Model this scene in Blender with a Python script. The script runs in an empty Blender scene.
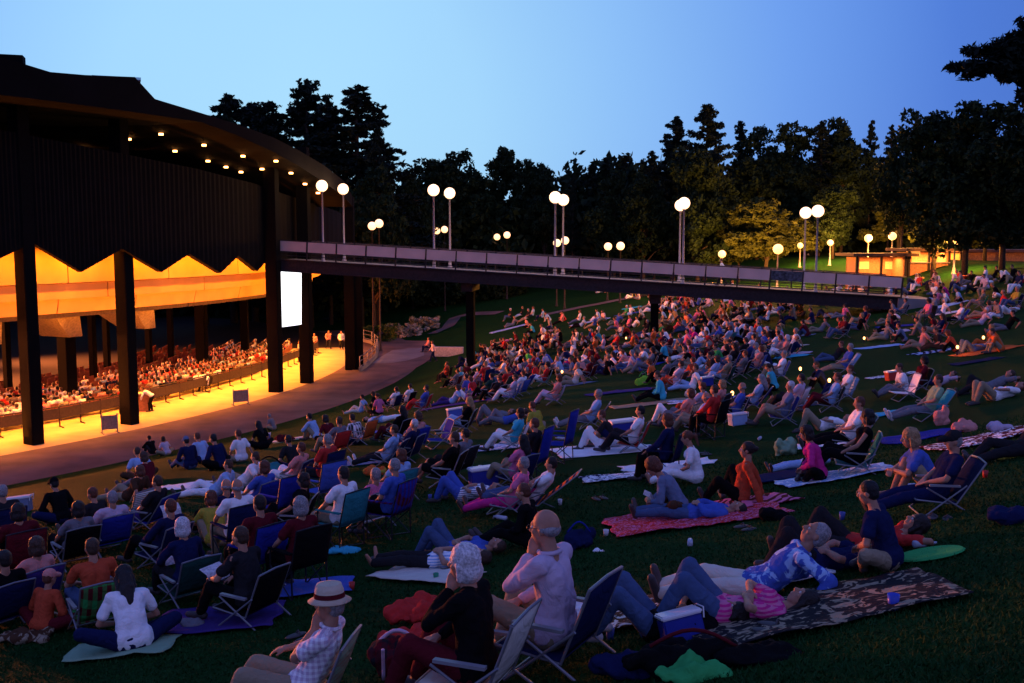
import bpy, bmesh, math, random
import numpy as np
from mathutils import Vector, Matrix, noise, Quaternion
RAD = math.radians
random.seed(7)
RNG = np.random.default_rng(7)
SC = bpy.context.scene
COL = SC.collection
# ------------------------------------------------------------------ camera, sky, exposure
CAMH = 9.8
PITCH = RAD(5.8)
cam = bpy.data.objects.new('camera', bpy.data.cameras.new('camera'))
COL.objects.link(cam)
cam.data.lens = 35.16
cam.data.sensor_width = 36
cam.data.clip_start = 0.1
cam.data.clip_end = 4000
cam.location = (0, 0, CAMH)
cam.rotation_euler = (RAD(90) - PITCH, 0, 0)
SC.camera = cam
SC.render.resolution_x = 1024
SC.render.resolution_y = 683
SC.view_settings.view_transform = 'Standard'
SC.view_settings.look = 'None'
SC.view_settings.exposure = 0
SC.view_settings.gamma = 1
try:
    SC.cycles.use_denoising = True
    SC.cycles.max_bounces = 5
    SC.cycles.diffuse_bounces = 3
    SC.cycles.sample_clamp_indirect = 3
    SC.cycles.use_light_tree = True
except Exception:
    pass
world = bpy.data.worlds.new('World')
SC.world = world
world.use_nodes = True
def build_sky():
    nt = world.node_tree; n = nt.nodes; l = nt.links
    bg = n['Background']
    tc = n.new('ShaderNodeTexCoord')
    nrm = n.new('ShaderNodeVectorMath'); nrm.operation = 'NORMALIZE'
    l.new(tc.outputs['Generated'], nrm.inputs[0])
    dot = n.new('ShaderNodeVectorMath'); dot.operation = 'DOT_PRODUCT'
    g = Vector((-0.21, 1.0, 0.11)).normalized()
    l.new(nrm.outputs[0], dot.inputs[0]); dot.inputs[1].default_value = g
    ac = n.new('ShaderNodeMath'); ac.operation = 'ARCCOSINE'; l.new(dot.outputs['Value'], ac.inputs[0])
    mr = n.new('ShaderNodeMapRange'); l.new(ac.outputs[0], mr.inputs[0])
    mr.inputs[1].default_value = 0; mr.inputs[2].default_value = math.pi
    cr = n.new('ShaderNodeValToRGB'); l.new(mr.outputs[0], cr.inputs[0])
    stops = [(0.0, (.40, .73, .98)), (.055, (.36, .67, .97)), (.10, (.26, .52, .93)), (.15, (.15, .34, .84)),
             (.195, (.075, .20, .67)), (.26, (.042, .12, .50)), (.42, (.10, .15, .58)), (.6, (.20, .23, .68)), (1.0, (.38, .40, 1.0))]
    el = cr.color_ramp.elements
    el[0].position = stops[0][0]; el[0].color = (*stops[0][1], 1)
    el[1].position = 1.0; el[1].color = (*stops[-1][1], 1)
    for p, c in stops[1:-1]:
        e = el.new(p); e.color = (*c, 1)
    # thin high haze: slow soft unevenness over the dusk sky
    ns = n.new('ShaderNodeTexNoise'); ns.inputs['Scale'].default_value = 2.2; ns.inputs['Detail'].default_value = 3
    l.new(nrm.outputs[0], ns.inputs['Vector'])
    mm = n.new('ShaderNodeMapRange'); l.new(ns.outputs[0], mm.inputs[0])
    mm.inputs[3].default_value = .93; mm.inputs[4].default_value = 1.07
    mul = n.new('ShaderNodeVectorMath'); mul.operation = 'SCALE'
    l.new(cr.outputs[0], mul.inputs[0]); l.new(mm.outputs[0], mul.inputs['Scale'])
    sk = n.new('ShaderNodeTexSky'); sk.sky_type = 'NISHITA'; sk.sun_disc = False
    sk.sun_elevation = RAD(-2); sk.sun_rotation = RAD(-60); sk.ozone_density = 3; sk.dust_density = .3
    sc2 = n.new('ShaderNodeVectorMath'); sc2.operation = 'SCALE'; sc2.inputs['Scale'].default_value = .15
    l.new(sk.outputs[0], sc2.inputs[0])
    ad = n.new('ShaderNodeVectorMath'); ad.operation = 'ADD'
    l.new(mul.outputs[0], ad.inputs[0]); l.new(sc2.outputs[0], ad.inputs[1])
    l.new(ad.outputs[0], bg.inputs[0])
    bg.inputs[1].default_value = 1.0
build_sky()
# ------------------------------------------------------------------ projection and terrain
CX, CY = -72.0, 78.0
_rk = np.array([0, 65.3, 66.6, 70, 75, 80, 85, 90, 96, 99, 101, 102.5, 106, 110, 125, 160, 300, 4000])
_zk = np.array([0, 0.0, .25, 1.2, 2.35, 3.4, 4.18, 4.8, 5.42, 5.92, 6.42, 6.88, 7.95, 8.1, 7.7, 7.2, 6.5, 6.5])
_rf = np.arange(0, 4001, .5)
_zf = np.interp(_rf, _rk, _zk)
_w = np.hanning(9); _w /= _w.sum()
_zs = np.convolve(np.pad(_zf, 4, mode='edge'), _w, mode='valid')
_zs[_rf < 65.0] = 0
def gz(x, y):
    r = math.hypot(x - CX, y - CY)
    z = float(np.interp(r, _rf, _zs))
    if r > 66:
        z += .05 * min(1, (r - 66) / 4) * noise.noise(Vector((x * .15, y * .15, 0)))
    return z
def ray(px, py):
    a = (px - 512) / 1000.0; b = (341.5 - py) / 1000.0
    return Vector((a, math.cos(PITCH) + b * math.sin(PITCH), -math.sin(PITCH) + b * math.cos(PITCH)))
def hit(px, py, off=0.0, tmax=400):
    d = ray(px, py); t = 5.0 if off else 2.5
    while t < tmax:
        p = d * t
        if CAMH + p.z <= gz(p.x, p.y) + off:
            lo, hi = t - .25, t
            for _ in range(18):
                m = (lo + hi) / 2; q = d * m
                if CAMH + q.z <= gz(q.x, q.y) + off: hi = m
                else: lo = m
            q = d * hi
            return Vector((q.x, q.y, gz(q.x, q.y)))
        t += .25
    q = d * tmax
    return Vector((q.x, q.y, gz(q.x, q.y)))
def at_depth(px, py, Y):
    d = ray(px, py); d = d * (Y / d.y)
    return Vector((d.x, d.y, CAMH + d.z))
def on_circle(px, r, py=240):
    d = ray(px, py); ux, uy = d.x, d.y
    # |t*u - C|^2 = r^2, farther than the near branch
    A = ux * ux + uy * uy; B = -2 * (ux * CX + uy * CY); C = CX * CX + CY * CY - r * r
    D = B * B - 4 * A * C
    if D < 0: return None
    t = (-B - math.sqrt(D)) / (2 * A)
    return math.atan2(uy * t - CY, ux * t - CX), uy * t
def polar(r, th, z=0): return Vector((CX + r * math.cos(th), CY + r * math.sin(th), z))
def gnormal(x, y, e=.6):
    return Vector((gz(x - e, y) - gz(x + e, y), gz(x, y - e) - gz(x, y + e), 2 * e)).normalized()
# ------------------------------------------------------------------ materials
MATS = {}
def nodes_mat(name):
    m = bpy.data.materials.new(name); m.use_nodes = True
    return m, m.node_tree.nodes, m.node_tree.links, m.node_tree.nodes['Principled BSDF']
def mat(name, col, rough=.8, metal=0, var=.18, scale=8, bump=.0, bscale=40, emit=None, spec=.3, trans=0, col2=None, coord='Object'):
    if name in MATS: return MATS[name]
    m, n, l, p = nodes_mat(name)
    p.inputs['Roughness'].default_value = rough
    p.inputs['Metallic'].default_value = metal
    p.inputs['Specular IOR Level'].default_value = spec
    tc = n.new('ShaderNodeTexCoord')
    ns = n.new('ShaderNodeTexNoise'); ns.inputs['Scale'].default_value = scale; ns.inputs['Detail'].default_value = 4
    l.new(tc.outputs[coord], ns.inputs['Vector'])
    mx = n.new('ShaderNodeMix'); mx.data_type = 'RGBA'
    c2 = col2 if col2 else tuple(max(0, c * (1 - 2 * var)) for c in col)
    c1 = tuple(min(1, c * (1 + var * .6)) for c in col)
    mx.inputs[6].default_value = (*c2, 1); mx.inputs[7].default_value = (*c1, 1)
    mr = n.new('ShaderNodeMapRange'); mr.inputs[1].default_value = .3; mr.inputs[2].default_value = .7
    l.new(ns.outputs[0], mr.inputs[0]); l.new(mr.outputs[0], mx.inputs[0])
    l.new(mx.outputs[2], p.inputs['Base Color'])
    if bump:
        nb = n.new('ShaderNodeTexNoise'); nb.inputs['Scale'].default_value = bscale; nb.inputs['Detail'].default_value = 5
        l.new(tc.outputs[coord], nb.inputs['Vector'])
        b = n.new('ShaderNodeBump'); b.inputs['Strength'].default_value = bump; b.inputs['Distance'].default_value = .03
        l.new(nb.outputs[0], b.inputs['Height']); l.new(b.outputs[0], p.inputs['Normal'])
    if emit:
        p.inputs['Emission Color'].default_value = (*emit[0], 1); p.inputs['Emission Strength'].default_value = emit[1]
    if trans: p.inputs['Transmission Weight'].default_value = trans
    MATS[name] = m
    return m
CLOTH = dict(white=(.82, .82, .82), cream=(.62, .58, .48), lilac=(.52, .42, .52), ltblue=(.30, .46, .70), blue=(.06, .11, .42),
             royal=(.018, .03, .27), navy=(.010, .015, .06), teal=(.03, .20, .22), black=(.006, .006, .007), charcoal=(.02, .02, .023),
             grey=(.17, .17, .19), red=(.50, .035, .03), maroon=(.10, .010, .016), rust=(.45, .07, .03), orange=(.62, .13, .03),
             pink=(.62, .16, .30), magenta=(.60, .03, .22), olive=(.34, .30, .04), green=(.04, .34, .09), lime=(.25, .62, .05),
             sage=(.22, .36, .22), khaki=(.28, .23, .15), denim=(.06, .10, .20), purple=(.05, .03, .16), brown=(.07, .035, .02),
             turquoise=(.05, .42, .55), bluegrey=(.14, .18, .28), darkgreen=(.015, .06, .05), salmon=(.62, .26, .22), straw=(.55, .46, .32))
def cloth(name, pattern=None, c2='white'):
    key = 'cloth_' + name + ('_' + pattern + '_' + c2 if pattern else '')
    if key in MATS: return MATS[key]
    col = CLOTH[name]
    m, n, l, p = nodes_mat(key)
    p.inputs['Roughness'].default_value = .95; p.inputs['Specular IOR Level'].default_value = .04
    tc = n.new('ShaderNodeTexCoord')
    ns = n.new('ShaderNodeTexNoise'); ns.inputs['Scale'].default_value = 5; ns.inputs['Detail'].default_value = 5
    l.new(tc.outputs['Object'], ns.inputs['Vector'])
    mx = n.new('ShaderNodeMix'); mx.data_type = 'RGBA'
    mx.inputs[6].default_value = (*[c * .8 for c in col], 1); mx.inputs[7].default_value = (*[min(1, c * 1.08) for c in col], 1)
    l.new(ns.outputs[0], mx.inputs[0]); out = mx.outputs[2]
    if pattern:
        def wave(direction, sc):
            w = n.new('ShaderNodeTexWave'); w.bands_direction = direction; w.inputs['Scale'].default_value = sc
            w.inputs['Distortion'].default_value = .4
            l.new(tc.outputs['Object'], w.inputs['Vector'])
            r = n.new('ShaderNodeMath'); r.operation = 'GREATER_THAN'; r.inputs[1].default_value = .5
            l.new(w.outputs['Fac'], r.inputs[0]); return r.outputs[0]
        if pattern == 'stripes': f = wave('Z', 9)
        elif pattern == 'bands': f = wave('X', 2.6)
        elif pattern in ('plaid', 'check'):
            a = wave('X', 3 if pattern == 'plaid' else 7); b = wave('Y' if pattern == 'plaid' else 'Z', 3 if pattern == 'plaid' else 7)
            ad = n.new('ShaderNodeMath'); ad.operation = 'ADD'; l.new(a, ad.inputs[0]); l.new(b, ad.inputs[1])
            hf = n.new('ShaderNodeMath'); hf.operation = 'MULTIPLY'; hf.inputs[1].default_value = .5; l.new(ad.outputs[0], hf.inputs[0]); f = hf.outputs[0]
        else:
            v = n.new('ShaderNodeTexNoise'); v.inputs['Scale'].default_value = 16 if pattern == 'dots' else 7; v.inputs['Detail'].default_value = 3; v.inputs['Distortion'].default_value = 1.5
            l.new(tc.outputs['Object'], v.inputs['Vector'])
            r = n.new('ShaderNodeMapRange'); r.inputs[1].default_value = .52; r.inputs[2].default_value = .56
            l.new(v.outputs[0], r.inputs[0]); f = r.outputs[0]
        m2 = n.new('ShaderNodeMix'); m2.data_type = 'RGBA'; l.new(f, m2.inputs[0]); l.new(out, m2.inputs[6])
        m2.inputs[7].default_value = (*CLOTH[c2], 1); out = m2.outputs[2]
    l.new(out, p.inputs['Base Color'])
    nb = n.new('ShaderNodeTexNoise'); nb.inputs['Scale'].default_value = 6; nb.inputs['Detail'].default_value = 4; nb.inputs['Distortion'].default_value = 2.2
    l.new(tc.outputs['Object'], nb.inputs['Vector'])
    b = n.new('ShaderNodeBump'); b.inputs['Strength'].default_value = .5; b.inputs['Distance'].default_value = .05
    l.new(nb.outputs[0], b.inputs['Height']); l.new(b.outputs[0], p.inputs['Normal'])
    MATS[key] = m
    return m
def skin(t):
    c = [(.38, .19, .12), (.30, .15, .095), (.13, .06, .04)][t]
    return mat('skin_tone_%d' % t, c, .6, var=.10, scale=14, spec=.25, bump=.08, bscale=60)
HAIRC = dict(dark=(.018, .012, .01), brown=(.06, .032, .018), blond=(.36, .22, .10), grey=(.27, .26, .26), white=(.62, .60, .60), black=(.008, .007, .008), auburn=(.12, .04, .02))
def hairm(c): return mat('hair_' + c, HAIRC[c], .6, var=.3, scale=60, bump=.4, bscale=90)
M_SHOE = mat('shoe_leather', (.06, .05, .05), .6)
M_SHOEW = mat('shoe_canvas', (.6, .6, .6), .7)
M_TUBE = mat('brushed_tube', (.22, .22, .24), .5, .5, var=.05)
M_DARKTUBE = mat('dark_tube', (.03, .03, .035), .45, .5)
M_WPLAST = mat('white_plastic', (.22, .22, .23), .45, var=.04)
M_BRONZE = mat('dark_bronze_steel', (.005, .0045, .005), .85, 0, var=.2, spec=.05)
M_BEAM = mat('weathered_steel_beam', (.030, .019, .019), .75, .1, var=.25, bump=.1)
# ------------------------------------------------------------------ object helpers
def link(o, parent=None):
    COL.objects.link(o)
    if parent: o.parent = parent
    return o
def tag(o, label=None, cat=None, group=None, kind=None):
    if label: o['label'] = label
    if cat: o['category'] = cat
    if group: o['group'] = group
    if kind: o['kind'] = kind
    return o
def empty(name, loc=(0, 0, 0), rz=0, label=None, cat=None, group=None):
    o = bpy.data.objects.new(name, None); o.empty_display_size = .2
    o.location = loc; o.rotation_euler = (0, 0, rz); COL.objects.link(o)
    return tag(o, label, cat, group)
class MB:
    """collects shapes; build() links them as one mesh object"""
    def __init__(s): s.v = []; s.f = []; s.m = []; s.mi = 0
    def add(s, vs, fs):
        b = len(s.v); s.v += [tuple(v) for v in vs]; s.f += [tuple(i + b for i in f) for f in fs]; s.m += [s.mi] * len(fs)
        return s
    def box(s, c, d, rz=0, ry=0, M=None):
        hx, hy, hz = d[0] / 2, d[1] / 2, d[2] / 2
        R = M if M is not None else (Matrix.Rotation(rz, 3, 'Z') @ Matrix.Rotation(ry, 3, 'Y'))
        vs = [Vector(c) + R @ Vector((x * hx, y * hy, z * hz)) for z in (-1, 1) for x, y in ((-1, -1), (1, -1), (1, 1), (-1, 1))]
        return s.add(vs, [(3, 2, 1, 0), (4, 5, 6, 7), (0, 1, 5, 4), (1, 2, 6, 5), (2, 3, 7, 6), (3, 0, 4, 7)])
    def tube(s, pts, r, n=8, close=False, r2=None):
        pts = [Vector(p) for p in pts]; rings = []; N = len(pts)
        prev = None
        for i, p in enumerate(pts):
            t = (pts[min(i + 1, N - 1)] - pts[max(i - 1, 0)]).normalized()
            if t.length < 1e-6: t = Vector((0, 0, 1))
            u = t.cross(Vector((0, 0, 1)) if abs(t.z) < .9 else Vector((1, 0, 0))) if prev is None else (prev - t * prev.dot(t))
            if u.length < 1e-6: u = t.orthogonal()
            u.normalize(); prev = u; w = t.cross(u)
            rr = r if r2 is None else r + (r2 - r) * i / (N - 1)
            rings.append([p + (u * math.cos(a) + w * math.sin(a)) * rr for a in [2 * math.pi * k / n for k in range(n)]])
        vs = [v for R in rings for v in R]; fs = []
        for i in range(N - 1):
            for k in range(n):
                a = i * n + k; b = i * n + (k + 1) % n
                fs.append((a, b, b + n, a + n))
        fs.append(tuple(range(n - 1, -1, -1))); fs.append(tuple((N - 1) * n + k for k in range(n)))
        return s.add(vs, fs)
    def lathe(s, prof, c=(0, 0, 0), n=16, M=None):
        c = Vector(c); vs = []; fs = []
        for (r, z) in prof:
            for k in range(n):
                a = 2 * math.pi * k / n; v = Vector((max(r, 1e-4) * math.cos(a), max(r, 1e-4) * math.sin(a), z))
                vs.append(c + (M @ v if M is not None else v))
        for i in range(len(prof) - 1):
            for k in range(n):
                a = i * n + k; b = i * n + (k + 1) % n
                fs.append((a, b, b + n, a + n))
        fs.append(tuple(range(n - 1, -1, -1))); fs.append(tuple((len(prof) - 1) * n + k for k in range(n)))
        return s.add(vs, fs)
    def ball(s, c, r, n=14, M=None):
        k = max(4, n // 2); rr = r if hasattr(r, '__len__') else (r, r, r)
        D = Matrix.Diagonal(Vector(rr)); MM = (M @ D) if M is not None else D
        return s.lathe([(math.sin(math.pi * i / k), -math.cos(math.pi * i / k)) for i in range(k + 1)], c, n, MM)
    def capsule(s, a, b, r1, r2, n=10, flat=None):
        a = Vector(a); b = Vector(b); t = b - a; L = t.length
        if L < 1e-5: return s.ball(a, r1, n)
        t /= L; q = t.to_track_quat('Z', 'Y').to_matrix()
        prof = [(r1 * math.cos(x), r1 * math.sin(x)) for x in (-1.5707, -1.05, -.52, 0)] + [(r2 * math.cos(x), L + r2 * math.sin(x)) for x in (0, .52, 1.05, 1.5707)]
        return s.lathe(prof, a, n, q)
    def prism(s, poly, z0, z1):
        n = len(poly)
        return s.add([(x, y, z0) for x, y in poly] + [(x, y, z1) for x, y in poly],
                     [tuple(range(n - 1, -1, -1)), tuple(range(n, 2 * n))] + [(i, (i + 1) % n, n + (i + 1) % n, n + i) for i in range(n)])
    def mesh(s, name):
        me = bpy.data.meshes.new(name); me.from_pydata(s.v, [], s.f); me.update()
        if any(s.m): me.polygons.foreach_set('material_index', s.m)
        return me
    def build(s, name, mats, parent=None, smooth=False, bevel=0):
        me = s.mesh(name)
        for m in (mats if isinstance(mats, (list, tuple)) else [mats]): me.materials.append(m)
        if bevel:
            bm = bmesh.new(); bm.from_mesh(me)
            bmesh.ops.recalc_face_normals(bm, faces=bm.faces)
            bmesh.ops.bevel(bm, geom=[e for e in bm.edges if len(e.link_faces) == 2 and e.calc_face_angle(0) > .6], offset=bevel, segments=2, affect='EDGES', clamp_overlap=True)
            bm.to_mesh(me); bm.free()
        if smooth: me.polygons.foreach_set('use_smooth', [True] * len(me.polygons))
        o = bpy.data.objects.new(name, me); link(o, parent)
        return o
def np_mesh(name, verts, faces_flat, per, mats=None, mi=None):
    me = bpy.data.meshes.new(name)
    verts = np.asarray(verts, dtype=np.float32); nf = len(faces_flat) // per
    me.vertices.add(len(verts)); me.vertices.foreach_set('co', verts.ravel())
    me.loops.add(len(faces_flat)); me.loops.foreach_set('vertex_index', np.asarray(faces_flat, dtype=np.int32))
    me.polygons.add(nf); me.polygons.foreach_set('loop_start', np.arange(0, len(faces_flat), per, dtype=np.int32))
    for m in (mats or []): me.materials.append(m)
    if mi is not None: me.polygons.foreach_set('material_index', np.asarray(mi, dtype=np.int32))
    me.update(calc_edges=True)
    return me
def copy_tree(o, parent=None, name=None):
    c = o.copy(); COL.objects.link(c)
    if parent is not None: c.parent = parent
    for ch in o.children: copy_tree(ch, c)
    return c
# ================================================================== SETTING
def grass_mat():
    m, n, l, p = nodes_mat('lawn_grass')
    tc = n.new('ShaderNodeTexCoord')
    a = n.new('ShaderNodeTexNoise'); a.inputs['Scale'].default_value = .35; a.inputs['Detail'].default_value = 6
    b = n.new('ShaderNodeTexNoise'); b.inputs['Scale'].default_value = 14; b.inputs['Detail'].default_value = 6
    l.new(tc.outputs['Object'], a.inputs['Vector']); l.new(tc.outputs['Object'], b.inputs['Vector'])
    m1 = n.new('ShaderNodeMix'); m1.data_type = 'RGBA'
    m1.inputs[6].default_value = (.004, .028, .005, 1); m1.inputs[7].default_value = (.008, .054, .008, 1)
    l.new(a.outputs[0], m1.inputs[0])
    m2 = n.new('ShaderNodeMix'); m2.data_type = 'RGBA'; m2.blend_type = 'MULTIPLY'; m2.inputs[0].default_value = .8
    r = n.new('ShaderNodeMapRange'); r.inputs[1].default_value = .3; r.inputs[2].default_value = .7; r.inputs[3].default_value = .45; r.inputs[4].default_value = 1.25
    l.new(b.outputs[0], r.inputs[0]); l.new(m1.outputs[2], m2.inputs[6]); l.new(r.outputs[0], m2.inputs[7])
    l.new(m2.outputs[2], p.inputs['Base Color'])
    p.inputs['Roughness'].default_value = 1; p.inputs['Specular IOR Level'].default_value = .05
    bp = n.new('ShaderNodeBump'); bp.inputs['Strength'].default_value = .8; bp.inputs['Distance'].default_value = .06
    c = n.new('ShaderNodeTexNoise'); c.inputs['Scale'].default_value = 45; c.inputs['Detail'].default_value = 4
    l.new(tc.outputs['Object'], c.inputs['Vector']); l.new(c.outputs[0], bp.inputs['Height']); l.new(bp.outputs[0], p.inputs['Normal'])
    return m
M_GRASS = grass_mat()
def build_ground():
    rs = [0, 20, 40, 55, 62, 64.5] + list(np.arange(65.5, 112, 1.0)) + [114, 118, 124, 132, 145, 160, 190, 240, 300, 450, 800, 1500, 3000]
    ths = np.radians(np.arange(0, 360, 1.0))
    vs = []
    for r in rs:
        for t in ths:
            x, y = CX + r * math.cos(t), CY + r * math.sin(t)
            vs.append((x, y, gz(x, y)))
    n = len(ths); f = []
    for i in range(len(rs) - 1):
        for k in range(n):
            a = i * n + k; b = i * n + (k + 1) % n
            f += [a, a + n, b + n, b]
    me = np_mesh('ground', vs, f, 4, [M_GRASS])
    me.polygons.foreach_set('use_smooth', [True] * len(me.polygons))
    o = bpy.data.objects.new('ground', me); link(o); tag(o, kind='structure')
build_ground()
M_PATH = mat('worn_asphalt', (.15, .098, .088), .9, var=.22, scale=.5, bump=.3, bscale=30)
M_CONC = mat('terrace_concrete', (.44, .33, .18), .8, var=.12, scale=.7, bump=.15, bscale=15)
M_CONC2 = mat('pale_concrete', (.22, .20, .20), .85, var=.15, scale=.6, bump=.2, bscale=20)
def annulus(name, r0, r1, t0, t1, z, m, steps=90, jag=0.0):
    vs = []; f = []
    for i in range(steps + 1):
        t = t0 + (t1 - t0) * i / steps
        for r in (r0, r1):
            vs.append(polar(r, t, z))
    for i in range(steps): a = i * 2; f += [a, a + 1, a + 3, a + 2]
    me = np_mesh(name, vs, f, 4, [m]); o = bpy.data.objects.new(name, me); link(o); tag(o, kind='structure'); return o
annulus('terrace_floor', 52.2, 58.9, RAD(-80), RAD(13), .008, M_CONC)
annulus('seating_floor', .5, 52.2, RAD(-100), RAD(80), .004, mat('floor_shade_dark', (.010, .008, .008), .9))  # near-black colour carries the shade under the roof
annulus('path', 58.9, 65.2, RAD(-80), RAD(30), .010, M_PATH)
annulus('far_terrace', 52.2, 58.9, RAD(13), RAD(60), .008, mat('floor_shade_dark', (.010, .008, .008), .9))  # same terrace carried on, its shade put into a dark floor colour
def strip_path(name, pix, w, m, off=.03):
    pts = [hit(*p) for p in pix]; vs = []; f = []
    dense = []
    for a, b in zip(pts, pts[1:]):
        k = max(2, int((b - a).length / 1.5))
        dense += [a + (b - a) * (i / k) for i in range(k)]
    dense.append(pts[-1])
    for i, p in enumerate(dense):
        t = (dense[min(i + 1, len(dense) - 1)] - dense[max(i - 1, 0)]); t.z = 0; t.normalize(); nn = Vector((-t.y, t.x, 0))
        for s in (-1, 0, 1):
            q = p + nn * s * w / 2; q.z = gz(q.x, q.y) + off; vs.append(q)
    for i in range(len(dense) - 1):
        for k in range(2):
            a = i * 3 + k; f += [a, a + 3, a + 4, a + 1]
    me = np_mesh(name, vs, f, 4, [m]); o = bpy.data.objects.new(name, me); link(o); tag(o, kind='structure')
strip_path('footpath', [(536, 317), (560, 312), (600, 304), (650, 295), (700, 289)], 1.6, M_PATH, .05)
strip_path('footpath', [(432, 334), (448, 327), (455, 318), (470, 314), (500, 313)], 1.4, M_PATH, .05)
def drape(name, A, B, m, off=.03, n=24, k=10):
    def res(P):
        P = [hit(*p) for p in P]; L = [0]
        for a, b in zip(P, P[1:]): L.append(L[-1] + (b - a).length)
        out = []
        for i in range(n + 1):
            t = L[-1] * i / n; j = max(q for q in range(len(L) - 1) if L[q] <= t + 1e-6) if t < L[-1] else len(L) - 2
            out.append(P[j].lerp(P[j + 1], (t - L[j]) / max(1e-6, L[j + 1] - L[j])))
        return out
    A, B = res(A), res(B); vs = []; f = []
    for a, b in zip(A, B):
        for j in range(k + 1):
            q = a.lerp(b, j / k); q.z = gz(q.x, q.y) + off; vs.append(q)
    for i in range(n):
        for j in range(k): q = i * (k + 1) + j; f += [q, q + 1, q + k + 2, q + k + 1]
    me = np_mesh(name, vs, f, 4, [m]); o = bpy.data.objects.new(name, me); link(o); tag(o, kind='structure')
drape('path', [(352, 366), (368, 352), (380, 344), (398, 340), (428, 341)], [(352, 396), (380, 384), (404, 374), (424, 364), (437, 354)], M_PATH, .04)
drape('concrete_apron', [(380, 358), (392, 351), (408, 349), (424, 348)], [(372, 364), (390, 364), (408, 361), (424, 356)], M_CONC2, .06)
# low kerb wall beside the path, near the bridge leg
def kerb_wall():
    a = hit(435, 359); b = hit(463, 353); d = b - a
    mb = MB(); mb.box(((a + b) / 2) + Vector((0, 0, .35)), (d.length, .35, .8), math.atan2(d.y, d.x))
    o = mb.build('low_wall', mat('wall_render', (.5, .45, .44), .8), bevel=.02)
    tag(o, 'low pale concrete wall at the end of the path by the bridge leg', 'wall')
kerb_wall()
# ------------------------------------------------------------------ pavilion
TCOLS = [RAD(a) for a in (-45.5, -38.5)]
M_PANEL = mat('charcoal_corrugated_panel', (.0045, .0032, .0035), .9, 0, var=.2, scale=1.5, spec=.1)
M_ROOFDK = mat('dark_roof_fascia', (.004, .0032, .0036), .95, var=.25, scale=.6, spec=.1)
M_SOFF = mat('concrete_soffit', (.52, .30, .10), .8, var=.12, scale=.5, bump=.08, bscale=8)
PAV = empty('concert_pavilion', (CX, CY, 0), 0, 'large dark amphitheatre pavilion glowing orange inside, footbridge joining its side', 'pavilion')
def pv(p): return Vector((p[0] - CX, p[1] - CY, p[2]))
def pbuild(mb, name, m, parent=None, **k):
    mb.v = [tuple(pv(v)) for v in mb.v]
    return mb.build(name, m, parent or PAV, **k)
def column(px, py, w, ztop, dpt=.8, name='column'):
    p = hit(px, py) if not isinstance(px, Vector) else px
    th = math.atan2(p.y - CY, p.x - CX)
    mb = MB(); mb.box((p.x, p.y, ztop / 2), (dpt, w, ztop), th)
    return pbuild(mb, name, M_BRONZE, bevel=.03)
for px, py, w in ((34, 444, .62), (130, 424, .62), (276, 392, .62), (307, 383, .62)):
    column(px, py, w, 16.0)
for px, w in ((351, .5), (358, .25)):
    column(px, 370, w, 9.6 if px == 358 else 13)
for t in TCOLS: column(polar(58.3, t), 0, .62, 16)
# inner columns behind the audience
for px, Y, w in ((68, 58, .75), (-20, 52, .75), (203, 72, .7), (246, 80, .6), (8, 62, .4), (94, 66, .4), (108, 72, .4), (150, 74, .4), (172, 78, .4)):
    d = at_depth(px, 380, Y); column(Vector((d.x, d.y, 0)), 0, w, 5.74, w, 'inner_column')
# zigzag hanging panels
def facade():
    R = 58.0
    zz = [(-190, 250), (-150, 274), (-105, 247), (-62, 274), (-18, 249), (-2, 259), (33, 243), (80.6, 272), (122, 249), (161, 272), (189, 254), (220, 273), (238, 256), (257, 271), (271, 256),
          (290, 268), (305, 262), (312, 258), (322, 274), (333, 262), (344, 274)]
    ztop = [(-190, 15.6), (30, 14.7), (130, 14.2), (200, 13.8), (255, 13.3), (300, 12.6), (344, 12.0)]
    prev = None; groups = {}
    mb = MB()
    def zt(px): return float(np.interp(px, [a for a, b in ztop], [b for a, b in ztop]))
    pts = []
    for (a, b) in zip(zz, zz[1:]):
        k = max(2, int(abs(b[0] - a[0]) / 2.2))
        for i in range(k):
            t = i / k; pts.append((a[0] + (b[0] - a[0]) * t, a[1] + (b[1] - a[1]) * t))
    pts.append(zz[-1])
    P = []
    for j, (px, py) in enumerate(pts):
        c = on_circle(px, R)
        if c is None: continue
        th, Y = c; z = at_depth(px, py, Y).z
        rr = R + (.02 if j % 2 else -.02)
        P.append((th, rr, z, zt(px)))
    vs = []; fs = []
    for th, rr, z0, z1 in P:
        vs += [polar(rr, th, z0), polar(rr, th, z1), polar(rr - .35, th, z0), polar(rr - .35, th, z1)]
    for i in range(len(P) - 1):
        a = i * 4; b = a + 4
        fs += [(a, b, b + 1, a + 1), (a + 2, a + 3, b + 3, b + 2), (a, a + 2, b + 2, b), (a + 1, b + 1, b + 3, a + 3)]
    mb.add(vs, fs)
    pbuild(mb, 'hanging_panels', M_PANEL)
facade()
ROOFP = [(-260, 12, 16), (-100, 35, 16), (0, 55, 16), (20, 60, 16), (58, 72, 16), (92, 75, 16), (141, 77, 16), (160, 99, 16), (205, 113, 16), (240, 124, 15.6), (275, 137, 15), (300, 150, 14.4), (325, 165, 13.6), (345, 181, 12.8), (353, 196, 12.2)]
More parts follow.
